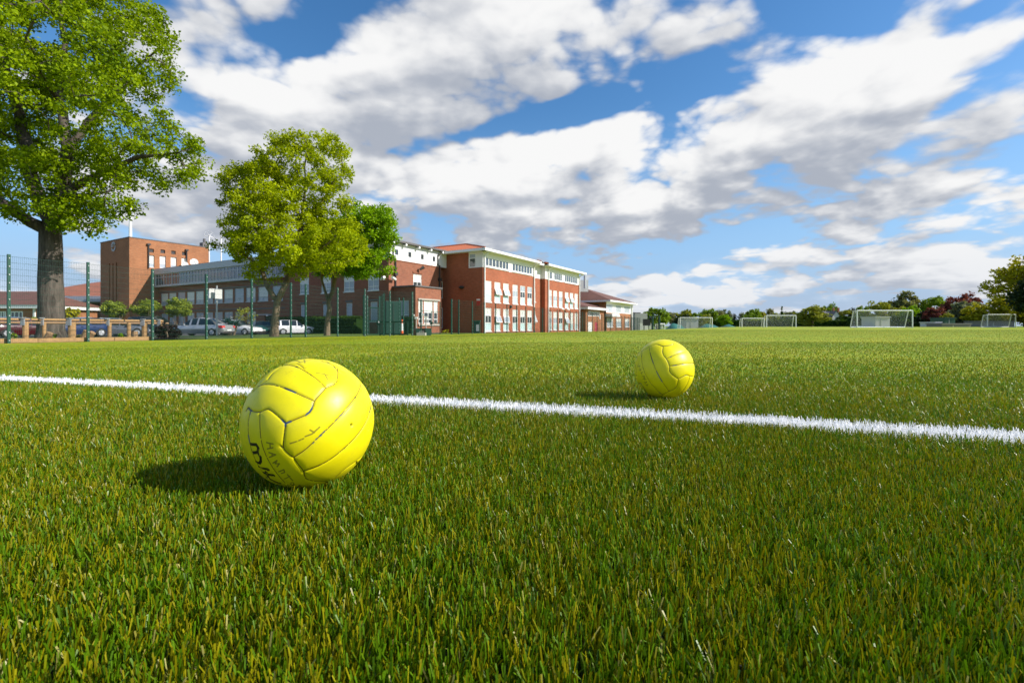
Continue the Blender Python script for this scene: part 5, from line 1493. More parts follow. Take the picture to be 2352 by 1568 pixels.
    for sgn in (1, -1):
        mb = MB(); mb.hexa([T(L * .5 - .30, sgn * w * .62, H * .43), T(L * .5 - .02, sgn * w * .55, H * .42), T(L * .5 - .12, sgn * w * .93, H * .43), T(L * .5 - .34, sgn * w * 1.0, H * .44), T(L * .5 - .36, sgn * w * .62, H * .505), T(L * .5 - .10, sgn * w * .55, H * .48), T(L * .5 - .20, sgn * w * .90, H * .50), T(L * .5 - .42, sgn * w * .985, H * .51)]); mb.build('headlight', M['white_goal'], root)
        mb = MB(); mb.hexa([T(-L * .5 + .24, sgn * w * .62, H * .46), T(-L * .5 - .02, sgn * w * .62, H * .46), T(-L * .5 + .05, sgn * w * .95, H * .46), T(-L * .5 + .30, sgn * w * 1.005, H * .46), T(-L * .5 + .26, sgn * w * .6, H * .58), T(-L * .5 - .005, sgn * w * .6, H * .58), T(-L * .5 + .09, sgn * w * .93, H * .59), T(-L * .5 + .34, sgn * w * .995, H * .60)]); mb.build('tail_light', M['red'], root)
        mb = MB(); q = T(L * .17, sgn * (w + .09), H * .64); mb.ball(q, .11, 8, 5, sq=(.7, 1, .65)); mb.build('mirror', M[paint], root)
        for hx in (-.02, -.22):
            mb = MB(); mb.hexa([T(hx * L + a_, sgn * (w * .992 + b_), H * .53 + c_) for c_ in (0, .03) for a_, b_ in ((0, 0), (.16, 0), (.16, .035), (0, .035))]); mb.build('door_handle', M[paint], root)
    for e, nm in ((1, 'front_plate'), (-1, 'rear_plate')):
        mb = MB(); mb.hexa([T(e * (L * .5 + a_), b_, H * .30 + c_) for c_ in (0, .11) for a_, b_ in ((-.03, -.26), (.012, -.26), (.012, .26), (-.03, .26))]); mb.build(nm, M['white'], root)
        mb = MB(); mb.hexa([T(e * (L * .5 - .12 + a_), b_, zb + .02 + c_) for c_ in (0, .16) for a_, b_ in ((0, -w * .8), (.135, -w * .72), (.135, w * .72), (0, w * .8))]); mb.build('bumper', M['dark'], root)
    return root
def paint(name, col, metal=.0, rough=.28):
    M[name] = plain(name, col, rough, metal, var=.04, scale=1, coat=1.0)
paint('paint_silver', (.50, .51, .52), .55, .30); paint('paint_white', (.78, .78, .79)); paint('paint_black', (.03, .035, .04)); paint('paint_blue', (.008, .022, .085))
paint('paint_green', (.006, .07, .06)); paint('paint_grey', (.10, .11, .13), .4); paint('paint_slate', (.16, .18, .22), .4); paint('paint_red', (.06, .006, .010))
# every car stands beyond the verge; wheels on the asphalt
car(464, 40.5, rad(180) - .06, 4.75, 1.82, 1.46, 'sedan', 'paint_silver', 'silver saloon car side-on behind the fence, right of the dark purple bush')
car(357, 44.0, .08, 4.5, 1.85, 1.72, 'suv', 'paint_black', 'tall black estate car with its roof showing above the timber rail')
car(546, 46.5, -.10, 4.2, 1.76, 1.42, 'hatch', 'paint_white', 'white car half hidden behind the tail of the silver saloon')
car(604, 52.5, -1.10, 3.9, 1.72, 1.42, 'hatch', 'paint_green', 'dark green car with its bonnet showing left of the forked trunk')
car(676, 50.0, .62, 3.9, 1.72, 1.46, 'hatch', 'paint_white', 'white hatchback with red tail light right of the forked trunk')
car(274, 39.5, .55, 4.0, 1.74, 1.45, 'hatch', 'paint_slate', 'blue-grey hatchback behind the right half of the timber rail')
car(239, 40.6, 1.1, 4.1, 1.74, 1.45, 'hatch', 'paint_grey', 'dark grey hatchback with bright red rear light behind the timber rail')
car(172, 36.0, -1.9, 4.0, 1.72, 1.42, 'hatch', 'paint_blue', 'dark blue car showing its front just right of the oak trunk')
car(54, 35.5, 1.2, 4.0, 1.72, 1.42, 'hatch', 'paint_red', 'dark red car behind the timber rail left of the oak trunk')
car(0, 36.0, .9, 4.1, 1.74, 1.43, 'hatch', 'paint_blue', 'dark blue car cut by the left edge of the picture')

# ------------------------------------------------------------------ goals and things at the far side of the field
def goal(px0, px1, pytop, pybase, Hm, Wm, yaw, depth, label, foot=.7):
    depth *= .68
    d = Hm * FOC / (pybase - pytop)
    c = at((px0 + px1) / 2, d); zg = zat(pybase, d)
    zg = min(zg, gnd(c) + .02) if zg < gnd(c) else gnd(c)
    R = Matrix.Rotation(yaw, 3, 'Z')
    T = lambda a, b, z: tuple(R @ Vector((a, b, 0)) + Vector((c[0], c[1], zg + z)))
    g = empty('football_goal', (c[0], c[1], zg)); tag(g, label, 'goal', 'white portable goals across the field')
    h = Wm / 2; r = .075
    for sx in (-h, h):
        mb = MB(); mb.tube([T(sx, 0, 0), T(sx, 0, Hm)], r, 10); part(mb, 'post', 'white_goal', g)
        mb = MB(); mb.tube([T(sx, 0, Hm), T(sx, foot, Hm - .05), T(sx, depth, .06), T(sx, 0, .06)], r * .75, 8); part(mb, 'side_frame', 'white_goal', g)
    mb = MB(); mb.tube([T(-h, 0, Hm), T(h, 0, Hm)], r, 10); part(mb, 'crossbar', 'white_goal', g)
    mb = MB(); mb.tube([T(-h, depth, .07), T(h, depth, .07)], r * 1.3, 8); part(mb, 'base_bar', 'white_goal', g)
    mb = MB()
    def cord(a, b, w=.005):
        a, b = Vector(a), Vector(b); d_ = (b - a).normalized(); e = d_.orthogonal().normalized() * w; f = d_.cross(e).normalized() * w
        mb.hexa([a - e - f, a + e - f, a + e + f, a - e + f, b - e - f, b + e - f, b + e + f, b - e + f])
    nx = int(Wm / .15)
    for k in range(nx + 1):
        u_ = -h + Wm * k / nx; cord(T(u_, foot, Hm - .06), T(u_, depth - .02, .1)); cord(T(u_, .06, Hm), T(u_, foot, Hm - .06))
    nz = int(Hm / .15)
    for k in range(nz + 1):
        f = k / nz; cord(T(-h, foot + (depth - foot) * f, (Hm - .06) * (1 - f) + .1 * f), T(h, foot + (depth - foot) * f, (Hm - .06) * (1 - f) + .1 * f))
        for sx in (-h + .01, h - .01): cord(T(sx, .06, Hm * (1 - f)), T(sx, foot + (depth - foot) * f, (Hm - .06) * (1 - f) + .1 * f))
    part(mb, 'net', 'net', g)
    return g
goal(1561, 1637, 729.5, 757, 2.44, 6.7, rad(3), 1.9, 'white netted goal nearest the school, before the green covers')
goal(1703.5, 1756, 731, 755, 2.1, 4.55, rad(2), 1.6, 'smaller white goal of the touching pair in the middle of the field')
goal(1760, 1829, 724.5, 754.5, 2.44, 5.6, rad(2), 1.8, 'larger white goal of the touching pair in the middle of the field')
goal(1966, 2099, 712.5, 752, 2.44, 8.2, rad(3), 1.9, 'widest white goal, standing in front of the white container')
goal(2268, 2333, 717, 746.5, 2.2, 4.9, rad(1), 1.7, 'white goal at the right edge below the big overhanging tree')
goal(1508, 1530, 743.5, 759, 1.3, 1.85, rad(30), .9, 'tiny white goal beside the dark scoreboard')
# scoreboard
d = 92; c = at(1485, d); zg = gnd(c)
g = empty('scoreboard', (c[0], c[1], zg)); tag(g, 'black scoreboard panel on a low stand near the end of the fence', 'scoreboard')
mb = MB(); mb.box((c[0], d, (zat(732.5, d) + zat(747.5, d)) / 2), (16.5 / FOC * d, .25, zat(732.5, d) - zat(747.5, d))); part(mb, 'panel', 'black', g)
for s_ in (-.45, .45):
    mb = MB(); mb.box((c[0] + s_, d + .1, (zat(747, d) + zg) / 2), (.1, .1, zat(747, d) - zg)); mb.box((c[0] + s_, d, zg + .06), (.7, .8, .12)); part(mb, 'stand', 'black', g)
d = 96; c = at(1480, d); zg = gnd(c)
g = empty('picket_fence', (c[0], c[1], zg)); tag(g, 'low white picket fence behind the black scoreboard', 'fence')
mb = MB(); x0, x1 = at(1471, d)[0], at(1500, d)[0]
k = x0
while k < x1:
    mb.box((k, d, zg + .75), (.14, .04, 1.5)); k += .24
part(mb, 'pickets', 'white', g)
for z in (.4, 1.1):
    mb = MB(); mb.box(((x0 + x1) / 2, d + .05, zg + z), (x1 - x0, .05, .1)); part(mb, 'rail', 'white', g)
for px, lab in ((1498.5, 'dark green net post just right of the scoreboard'), (1514, 'dark green net post behind the tiny white goal')):
    d = 88; c = at(px, d); zg = gnd(c); g = empty('net_post', (c[0], c[1], zg)); tag(g, lab, 'post', 'net posts at the end of the school')
    mb = MB(); mb.tube([(c[0], d, zg - .1), (c[0], d, zat(725, d))], .2, 10); part(mb, 'post', 'green_dark', g)
    mb = MB(); mb.box((c[0], d, zg + .1), (1.0, 1.0, .2)); part(mb, 'foot', 'green_dark', g)
# covers
def cover(px0, px1, pytop, d, lab):
    x0, x1 = at(px0, d)[0], at(px1, d)[0]; zg = gnd(at(px0, d)) - .05; H = zat(pytop, d) - zg
    n = 14; mb = MB(); wdt = 3.0
    def prof(k, side): 
        f = k / n; return (x0 + (x1 - x0) * f, d + side * wdt, zg), (x0 + (x1 - x0) * (.04 + .92 * f), d, zg + H * (1 - abs(2 * f - 1) ** 2.6) ** .6 * (.92 + .08 * math.sin(f * 9 + px0)))
    for k in range(n):
        for s_ in (-1, 1):
            a, b = prof(k, s_); c, e = prof(k + 1, s_); mb.quad(a, c, e, b)
    o = mb.build('field_cover', M['tarp'], smooth=True); tag(o, lab, 'cover', 'green ground covers beyond the goals')
cover(1532, 1572, 741.5, 120, 'teal ground cover left of the nearest-to-school goal')
cover(1607, 1650, 743.5, 120, 'teal ground cover seen through the right of the same goal')
cover(1662, 1684, 744.5, 116, 'teal ground cover lying in the open right of that goal')
cover(1970, 2016, 745.5, 110, 'long low teal cover behind the widest goal')
def shed(px0, px1, pytop, d, mat, name, lab, roof=None, dep=4, cat='container'):
    x0, x1 = at(px0, d)[0], at(px1, d)[0]; zg = gnd(at(px0, d)) - .05; zt = zat(pytop, d)
    g = empty(name, ((x0 + x1) / 2, d, zg)); tag(g, lab, cat)
    mb = MB(); mb.box(((x0 + x1) / 2, d + dep / 2, (zg + zt) / 2), (x1 - x0, dep, zt - zg)); part(mb, 'wall', mat, g)
    mb = MB(); mb.box(((x0 + x1) / 2, d + dep / 2, zt + .1), (x1 - x0 + .3, dep + .3, .2)); part(mb, 'roof', roof or mat, g)
    mb = MB(); mb.box((x0 + (x1 - x0) * .38, d - .02, (zg + zt) / 2 - .1), ((x1 - x0) * .02 + .05, .06, (zt - zg) * .86)); part(mb, 'door_frame', 'grey_paint', g)
    return g
shed(2011, 2044, 729, 100, 'grey_panel', 'white_container', 'white storage container seen through the widest goal', 'grey_panel')
shed(1576, 1604, 734, 124, 'grey_paint', 'grey_screen', 'pale grey sight screen seen through the goal nearest the school', cat='screen')
shed(2252, 2330, 738.5, 112, 'dull_grey', 'grey_hut', 'long low grey hut behind the goal at the right edge', 'lead', cat='hut')
shed(2171, 2194, 731, 112, 'green_metal', 'green_hut', 'dark green hut under the purple tree', 'green_dark', cat='hut')
shed(2148, 2162, 741, 108, 'grey_panel', 'storage_box', 'small blue-grey box left of the dark green hut', cat='box')
shed(2164, 2230, 744.5, 106, 'dull_grey', 'low_wall', 'long low pale wall under the grey-green tree', cat='wall')
# house among the trees
d = 235; x0, x1 = at(1899, d)[0], at(1931, d)[0]; zg = -.5; ze, zr = zat(727, d), zat(714, d)
g = empty('house', ((x0 + x1) / 2, d, zg)); tag(g, 'small cream house with slate roof among the far trees', 'house')
mb = MB(); mb.box(((x0 + x1) / 2, d + 4, (zg + ze) / 2), (x1 - x0, 8, ze - zg)); xg = x0 + (x1 - x0) * .62
mb.poly(((xg - 1.9, d - .6, zg), (xg + 1.9, d - .6, zg), (xg + 1.9, d - .6, ze), (xg, d - .6, zr - .1), (xg - 1.9, d - .6, ze)))
mb.quad((xg - 1.9, d - .6, zg), (xg - 1.9, d, zg), (xg - 1.9, d, ze), (xg - 1.9, d - .6, ze)); mb.quad((xg + 1.9, d - .6, zg), (xg + 1.9, d, zg), (xg + 1.9, d, ze), (xg + 1.9, d - .6, ze))
part(mb, 'wall', 'brick_tan' if False else 'cream', g)
mb = MB(); hip(mb, x0 - .3, x1 + .3, d - .3, d + 8.3, ze, zr, .4); mb.quad((xg - 2.2, d - .9, ze - .3), (xg, d - .9, zr), (xg, d + 4, zr), (xg - 2.2, d + 4, ze - .3)); mb.quad((xg + 2.2, d - .9, ze - .3), (xg, d - .9, zr), (xg, d + 4, zr), (xg + 2.2, d + 4, ze - .3)); rf = part(mb, 'roof', 'lead', g)
for dx in (.3, 2.9):
    mb = MB(); mb.box((xg + dx * .9 + .8, d + 3, zr + .6), (.8, .8, 2.2)); mb.build('chimney', M['brick_tan'], rf)
for z in (.35, .72):
    mb = MB(); mb.box((xg, d - .65, zg + (ze - zg) * z), (1.1, .1, 1.3)); part(mb, 'window', 'glass', g)

# ------------------------------------------------------------------ trees
def leaves_mesh(C, R, n, size, seed, flat=.75, tint_c=None, up=.35):
    """leaf cards round cluster centres C (N,3) with radii R: vertices, quads, tint"""
    r = np.random.default_rng(seed)
    k = len(C)
    cnt = np.full(k, n)
    idx = np.repeat(np.arange(k), cnt); m = len(idx)
    dirs = r.normal(0, 1, (m, 3)); dirs /= np.linalg.norm(dirs, axis=1)[:, None]
    rr = r.uniform(0, 1, m) ** .55
    P = C[idx] + dirs * (rr * R[idx])[:, None] * np.array([1, 1, flat])
    nrm = r.normal(0, 1, (m, 3)) + dirs * .5; nrm[:, 2] += up; nrm /= np.linalg.norm(nrm, axis=1)[:, None]
    t = np.cross(nrm, r.normal(0, 1, (m, 3))); t /= np.linalg.norm(t, axis=1)[:, None]
    b = np.cross(nrm, t)
    s = size * r.uniform(.55, 1.25, m)
    L, W = (s * .62)[:, None], (s * .42)[:, None]
    fold = nrm * (s * .16)[:, None]
    V = np.stack([P - t * L, P + b * W + fold, P + t * L, P - b * W + fold], 1)
    tint = np.clip(r.normal(.5, .20, m) + (0 if tint_c is None else tint_c[idx]), 0, 1)
    Q = np.arange(m * 4).reshape(m, 4)
    return V.reshape(-1, 3), Q, np.repeat(tint, 4)

def px_ball(d, px, py, rx, ry, dd=0.0, rdep=None):
    """crown lobe: centre and radii in metres from its place in the view at distance d"""
    D = d + dd
    x, y = at(px, D)
    return np.array([x, y, zat(py, D)]), np.array([rx / FOC * D, (rdep if rdep else (rx + ry) / 2 / FOC * D), ry / FOC * D])

def grow(name, label, base, trunk, limbs, lobes, ncl, nleaf, size, leafmat, barkmat, seed, rtrunk, crad=(.5, .95), minr=.018, pipe=.46, shell=.45, group=None, twigs=0, tipr=None):
    """a tree: trunk and limbs as given, then a branch grown to every leaf cluster placed in the crown's lobes"""
    r = np.random.default_rng(seed)
    root = empty(name, base); tag(root, label, 'tree', group)
    vol = np.array([np.prod(l[1]) for l in lobes]) ** .8
    pick = r.choice(len(lobes), ncl * 6, p=vol / vol.sum())
    C = []
    for i in pick:
        if len(C) >= ncl: break
        c, R = lobes[i]
        dv = r.normal(0, 1, 3); dv /= np.linalg.norm(dv)
        q = c + dv * R * (r.uniform(shell, 1.0) ** .6)
        if C and np.min(np.linalg.norm(np.array(C) - q, axis=1)) < crad[0] * 1.05: continue
        C.append(q)
    C = np.array(C)
    nodes, parent, fixed = [], [], []
    def add(p, par): nodes.append(np.array(p, float)); parent.append(par); return len(nodes) - 1
    chains = []
    def chain(pts, par=None):
        ids = [] if par is None else [par]
        last = par
        for p in pts: last = add(p, -1 if last is None else last); ids.append(last)
        chains.append(ids); return ids
    def dens(pts, step):
        out = [np.array(pts[0], float)]
        for a, b in zip(pts[:-1], pts[1:]):
            a, b = np.array(a, float), np.array(b, float); n = max(1, int(np.linalg.norm(b - a) / step))
            for k in range(1, n + 1):
                q = a + (b - a) * k / n + (r.normal(0, .06, 3) * np.array([1, 1, .3]) if k < n else 0)
                out.append(q)
        return out
    ids = chain(dens(trunk, .8))
    nt = len(ids)
    limb_chains = []
    for lm in limbs:
        p0 = np.array(lm[0], float); j = int(np.argmin([np.linalg.norm(n_ - p0) for n_ in nodes])); limb_chains.append(id(chain(dens(lm, .8)[1:], j)))
    order = np.argsort([min(np.linalg.norm(c - n_) for n_ in nodes) for c in C])
    for ci in order:
        c = C[ci]
        N = np.array(nodes)
        dist = np.linalg.norm(N - c, axis=1) + np.maximum(0, N[:, 2] - c[2]) * .8
        dist[:max(1, nt // 2)] += 4
        j = int(np.argmin(dist)); a = nodes[j]
        L = np.linalg.norm(c - a); n = max(2, int(L / .5))
        pts = []
        side = r.normal(0, .10 * L, 3)
        for k in range(1, n + 1):
            f = k / n
            q = a + (c - a) * f + side * math.sin(math.pi * f) + np.array([0, 0, .10 * L * math.sin(math.pi * f)])
            pts.append(q)
        chain(pts, j)
    w = np.zeros(len(nodes)); kids = np.zeros(len(nodes), int)
    for p in parent:
        if p >= 0: kids[p] += 1
    w[kids == 0] = 1
    for i in range(len(nodes) - 1, 0, -1): w[parent[i]] += w[i]
    rad_ = minr * w ** pipe
    rad_ *= 1.0
    k_ = rtrunk / max(rad_[1], 1e-6)
    sc = np.clip(w / w.max(), 0, 1) ** .5
    rad_ = rad_ * (1 + (k_ - 1) * sc)
    # the trunk and limbs thin out evenly towards their ends
    for n_, ids in enumerate(chains[:1 + len(limbs)]):
        m_ = len(ids) - 1
        r0 = rtrunk if n_ == 0 else .74 * max(rad_[ids[0]], .02)
        for q_, i in enumerate(ids):
            if n_ and q_ == 0: continue
            f = q_ / max(m_, 1)
            rad_[i] = max(rad_[i] if n_ else 0, r0 * (1 - (.22 if n_ == 0 else .82) * f))
    mb = MB()
    for n_, ids in enumerate(chains):
        rr = [float(rad_[i]) for i in ids]
        if ids[0] != 0: rr[0] = min(rr[0], rr[1] * 1.25)
        else: rr[0] = rr[1] * 1.35
        mb.tube([nodes[i] for i in ids], rr, 9 if rr[1] > .1 else 5, cap=False)
    mb.build('trunk', M[barkmat], root, smooth=True)
    R = r.uniform(crad[0], crad[1], len(C))
    tc = r.normal(0, .16, len(C))
    V, Q, T_ = leaves_mesh(C, R, nleaf, size, seed + 1, tint_c=tc)
    np_mesh('crown', V, Q, M[leafmat], root, attrs={'tint': ('FLOAT', T_)})
    return root

def pt3(px, py, d): x, y = at(px, d); return (x, y, zat(py, d))
# the big oak at the left
D = 24.0
zg = gnd(at(116, D))
lob = [px_ball(D, 60, 60, 250, 170, .5), px_ball(D, 110, 260, 240, 170, 0), px_ball(D, 315, 120, 100, 100, .5), px_ball(D, 330, 345, 135, 85, 0), px_ball(D, 280, 20, 80, 80, 1),
       px_ball(D, 225, 445, 95, 62, -1.0), px_ball(D, -20, 400, 120, 85, 0), px_ball(D, 90, 130, 200, 150, -4.5, 2.5), px_ball(D, 110, 420, 110, 80, -1.5), px_ball(D, 425, 385, 42, 42, 0), px_ball(D, -120, 200, 200, 220, 1.5), px_ball(D, 40, -150, 230, 170, 1), px_ball(D, 400, 320, 55, 60, .5), px_ball(D, 385, 145, 32, 45, 0), px_ball(D, 105, 480, 110, 48, -.8), px_ball(D, 190, 500, 70, 32, -1.2), px_ball(D, 20, 490, 70, 30, -1), px_ball(D, 235, 468, 80, 45, -.5), px_ball(D, 185, 505, 62, 34, -.5)]
tr = [pt3(117, 792, D), pt3(116, 760, D), pt3(117, 700, D), pt3(115, 640, D), pt3(116, 580, D), pt3(115, 530, D)]
lm = [[tr[-1], pt3(140, 450, D), pt3(155, 340, D - .5), pt3(135, 230, D), pt3(150, 100, D), pt3(130, -40, D)],
      [tr[-1], pt3(70, 510, D - .4), pt3(10, 470, D - 1), pt3(-60, 400, D - 1)],
      [tr[-1], pt3(80, 430, D + 1.2), pt3(50, 300, D + 1.8), pt3(10, 150, D + 1.5), pt3(-20, 0, D)],
      [pt3(140, 450, D), pt3(230, 400, D + .3), pt3(320, 360, D + .3), pt3(410, 350, D)],
      [pt3(155, 340, D - .5), pt3(230, 250, D), pt3(310, 160, D + .5), pt3(370, 110, D + .5)],
      [pt3(140, 450, D), pt3(190, 450, D - 1.2), pt3(250, 440, D - 1.6)],
      [pt3(135, 230, D), pt3(90, 160, D - 2), pt3(60, 90, D - 3.5)]]
grow('oak_tree', 'largest tree, a spreading bright green oak with a thick grey trunk at the left', (tr[0][0], tr[0][1], zg), tr, lm, lob, 820, 150, .135, 'leaf_oak', 'bark_oak', 11, .57, (.46, .78), .012, .46, .45)
# the middle tree with the forked trunk
D = 30.0
zg = gnd(at(631, D))
lob = [px_ball(D, 700, 385, 112, 84), px_ball(D, 600, 450, 82, 95), px_ball(D, 770, 420, 52, 70), px_ball(D, 560, 545, 62, 60), px_ball(D, 690, 550, 130, 85, -.8), px_ball(D, 640, 520, 120, 110, -1.0), px_ball(D, 780, 560, 62, 70, -1), px_ball(D, 520, 575, 40, 24, 0), px_ball(D, 610, 625, 50, 32, 0), px_ball(D, 700, 330, 70, 34, 0), px_ball(D, 550, 420, 38, 50, .5)]
tr = [pt3(630, 778, D), pt3(631, 750, D), pt3(634, 720, D), pt3(637, 692, D)]
lm = [[tr[-1], pt3(655, 655, D), pt3(676, 605, D), pt3(686, 540, D), pt3(700, 450, D), pt3(705, 350, D)],
      [tr[-1], pt3(615, 660, D), pt3(600, 615, D), pt3(598, 560, D + .5), pt3(585, 480, D), pt3(575, 420, D)],
      [pt3(676, 605, D), pt3(720, 580, D - .8), pt3(770, 545, D - 1), pt3(795, 520, D - .5)],
      [pt3(600, 615, D), pt3(560, 585, D - .3), pt3(525, 572, D)],
      [pt3(686, 540, D), pt3(730, 480, D + .5), pt3(770, 410, D)]]
grow('field_maple', 'middle olive-green tree whose trunk forks low above the fence line', (tr[0][0], tr[0][1], zg), tr, lm, lob, 430, 140, .13, 'leaf_maple', 'bark_brown', 23, .25, (.34, .66), .012, .45, .35)
# the brighter, lacier tree to its right
D = 35.0
zg = gnd(at(751, D))
lob = [px_ball(D, 780, 560, 70, 62), px_ball(D, 835, 515, 62, 50), px_ball(D, 865, 490, 36, 28), px_ball(D, 890, 535, 28, 18), px_ball(D, 850, 622, 44, 16, -1), px_ball(D, 800, 605, 70, 32, -.5), px_ball(D, 885, 622, 18, 10, -1), px_ball(D, 745, 610, 40, 34, .5), px_ball(D, 735, 560, 50, 60, 1.0), px_ball(D, 905, 548, 18, 14, 0), px_ball(D, 868, 520, 44, 36, -.8), px_ball(D, 880, 592, 30, 20, -1), px_ball(D, 850, 560, 52, 40, -.5), px_ball(D, 830, 590, 50, 30, -.5), px_ball(D, 895, 490, 20, 12, 0)]
tr = [pt3(751, 776, D), pt3(752, 740, D), pt3(757, 708, D), pt3(754, 692, D)]
lm = [[tr[-1], pt3(746, 665, D), pt3(738, 640, D), pt3(740, 590, D), pt3(735, 540, D)], [tr[-1], pt3(764, 670, D), pt3(770, 630, D), pt3(790, 570, D), pt3(830, 520, D), pt3(870, 490, D)],
      [pt3(770, 630, D), pt3(810, 615, D - .6), pt3(860, 622, D - 1)], [pt3(790, 570, D), pt3(840, 550, D), pt3(890, 535, D)]]
grow('horse_chestnut', 'slender bright green tree with layered boughs in front of the white top storey', (tr[0][0], tr[0][1], zg), tr, lm, lob, 340, 105, .15, 'leaf_bright', 'bark_brown', 37, .20, (.34, .62), .014, .45, .3)

# ------------------------------------------------------------------ shrubs and hedges near the car park
def shrub(name, label, px, d, rx, pytop, pybot, mat, seed, stems=5, n=46, nl=70, size=.14, cat='shrub', group=None):
    x, y = at(px, d); zg = gnd((x, y)); r = np.random.default_rng(seed)
    root = empty(name, (x, y, zg)); tag(root, label, cat, group)
    zt, zb = zat(pytop, d), zat(pybot, d); R = np.array([rx / FOC * d, rx / FOC * d, (zt - zb) / 2]); c = np.array([x, y, (zt + zb) / 2])
    dv = r.normal(0, 1, (n, 3)); dv /= np.linalg.norm(dv, axis=1)[:, None]
    C = c + dv * R * (r.uniform(.25, 1, n) ** .5)[:, None] * .82
    cr = np.full(n, R.mean() * .30) * r.uniform(.7, 1.2, n)
    V, Q, T_ = leaves_mesh(C, cr, nl, size, seed, tint_c=r.normal(0, .14, n)); np_mesh('foliage', V, Q, M[mat], root, attrs={'tint': ('FLOAT', T_)})
    mb = MB()
    for k in range(stems):
        q = C[r.integers(0, n)]; mb.tube([(x + r.normal(0, .05), y + r.normal(0, .05), zg - .05), tuple((np.array([x, y, zg]) * .5 + q * .5) + r.normal(0, .08, 3)), tuple(q)], [.035, .025, .012], 5)
    mb.build('stems', M['bark_brown'], root)
    return root
shrub('round_shrub', 'rounded pale green shrub in front of the dark clock face of the tower', 263, 44, 30, 690, 733, 'leaf_shrub', 3, group='rounded shrubs along the car park')
shrub('round_shrub', 'rounded green shrub beside the fence post at the tower and wing corner', 334, 45, 33, 686, 726, 'leaf_shrub', 4, group='rounded shrubs along the car park')
shrub('round_shrub', 'fullest rounded green shrub above the front of the silver saloon', 411, 46, 32, 679, 732, 'leaf_shrub', 5, n=60, group='rounded shrubs along the car park')
shrub('round_shrub', 'yellow-green shrub against the right side of the oak trunk', 163, 40, 19, 705, 740, 'leaf_yellow', 6, n=34, group='rounded shrubs along the car park')
shrub('round_shrub', 'low spreading shrub left of the oak trunk by the annexe', 86, 42, 17, 727, 742, 'leaf_shrub', 7, n=24, group='rounded shrubs along the car park')
shrub('sapling', 'thin olive sapling in front of the ground floor windows of the wing', 562, 50, 26, 700, 752, 'leaf_olive', 8, n=30, nl=26, size=.12, cat='tree')
shrub('dark_shrub', 'nearly black leafless-looking shrub at the end of the timber rail', 383, 22.0, 26, 740, 785, 'leaf_black', 9, stems=16, n=44, nl=40, size=.09)
for px, py, d, rx, m_, lab in ((207 * .57422 * 1.0, 770, 18.6, 10, 'leaf_green', 'small green plant in the soil at the foot of the oak'), (318 * .57422, 776, 19.0, 9, 'leaf_pale', 'small pale plant in the soil below the blue car'),
                               (480 * .57422, 772, 20.4, 7, 'leaf_bright', 'small bright green plant in the soil below the rail'), (40 * .57422 + 8, 772, 17.6, 9, 'leaf_green', 'small green plant in the soil near the left edge')):
    shrub('low_plant', lab, px, d, rx, py - 8, py + 8, m_, int(px), stems=3, n=10, nl=28, size=.07, cat='plant', group='small plants in the soil bed')
# spiky plant between the parked cars
x, y = at(525, 43); zg = gnd((x, y)); g = empty('spiky_plant', (x, y, zg)); tag(g, 'dark spiky palm-like plant in front of the white car', 'plant')
r = np.random.default_rng(3)
for hx, hz in ((0, 1.15), (.75, .95), (.3, .7)):
    mb = MB(); mb.tube([(x + hx * .6, y, zg - .1), (x + hx, y, zg + hz)], [.10, .08], 7); part(mb, 'stem', 'bark_brown', g)
    mb = MB()
    for k in range(46):
        an = r.uniform(0, 6.28); el = r.uniform(-.5, 1.4); L = r.uniform(.55, .85); c0 = Vector((x + hx, y, zg + hz)); dv = Vector((math.cos(an) * math.cos(el), math.sin(an) * math.cos(el), math.sin(el))); e = dv.orthogonal().normalized() * .03
        mid_ = c0 + dv * L * .55; tip = c0 + dv * L + Vector((0, 0, -.12 * L)); mb.quad(c0 - e, c0 + e, mid_ + e * .8, mid_ - e * .8); mb.poly((mid_ - e * .8, mid_ + e * .8, tip))
    part(mb, 'leaf_rosette', 'green_dark', g)
def hedge(name, label, a, b, h, w, mat, seed, size=.10, n=2600, zoff=0.0):
    a, b = np.array(a, float), np.array(b, float); r = np.random.default_rng(seed); L = np.linalg.norm(b - a); u = (b - a) / L; v = np.array([-u[1], u[0]])
    zg = min(gnd(a), gnd(b)) + zoff
    root = empty(name, (*((a + b) / 2), zg)); tag(root, label, 'hedge')
    mb = MB(); rz = math.atan2(u[1], u[0]); c = (a + b) / 2; mb.box((c[0], c[1], zg + h * .46), (L - .15, w - .2, h * .92), 0, rz); part(mb, 'core', 'leaf_hedge', root)
    f = r.uniform(0, 1, n); s = r.uniform(-.5, .5, n); t = r.uniform(0, 1, n); face = r.integers(0, 4, n)
    s = np.where(face == 0, -.5, np.where(face == 1, .5, s)); t = np.where(face >= 2, 1.0, t)
    C = np.column_stack([a[0] + u[0] * L * f + v[0] * w * s, a[1] + u[1] * L * f + v[1] * w * s, zg + h * t]) + r.normal(0, .06, (n, 3))
    V, Q, T_ = leaves_mesh(C, np.full(n, size * 1.1), 6, size, seed); np_mesh('foliage', V, Q, M[mat], root, attrs={'tint': ('FLOAT', T_)})
h0, h1 = fl.p(1.0, 2.6, 0), fl.p(14.0, 2.6, 0)
hedge('clipped_hedge', 'dark clipped hedge along the shaded side of the corner block', h0[:2], h1[:2], 1.75, 1.6, 'leaf_hedge', 5)
h0, h1 = fb.p(-9.1, 2.2, 0), fb.p(-6.0, 2.2, 0)
hedge('clipped_hedge', 'bright clipped hedge in the sun beside the bay', h0[:2], h1[:2], 1.6, 1.3, 'leaf_hedge_bright', 6, n=1500)
x, y = at(1023, 50); shrub('weed_clump', 'small yellow-green weeds at the wall foot by the paving', 1024, 50, 9, 754, 766, 'leaf_yellow', 12, n=12, nl=24, size=.08, cat='plant')

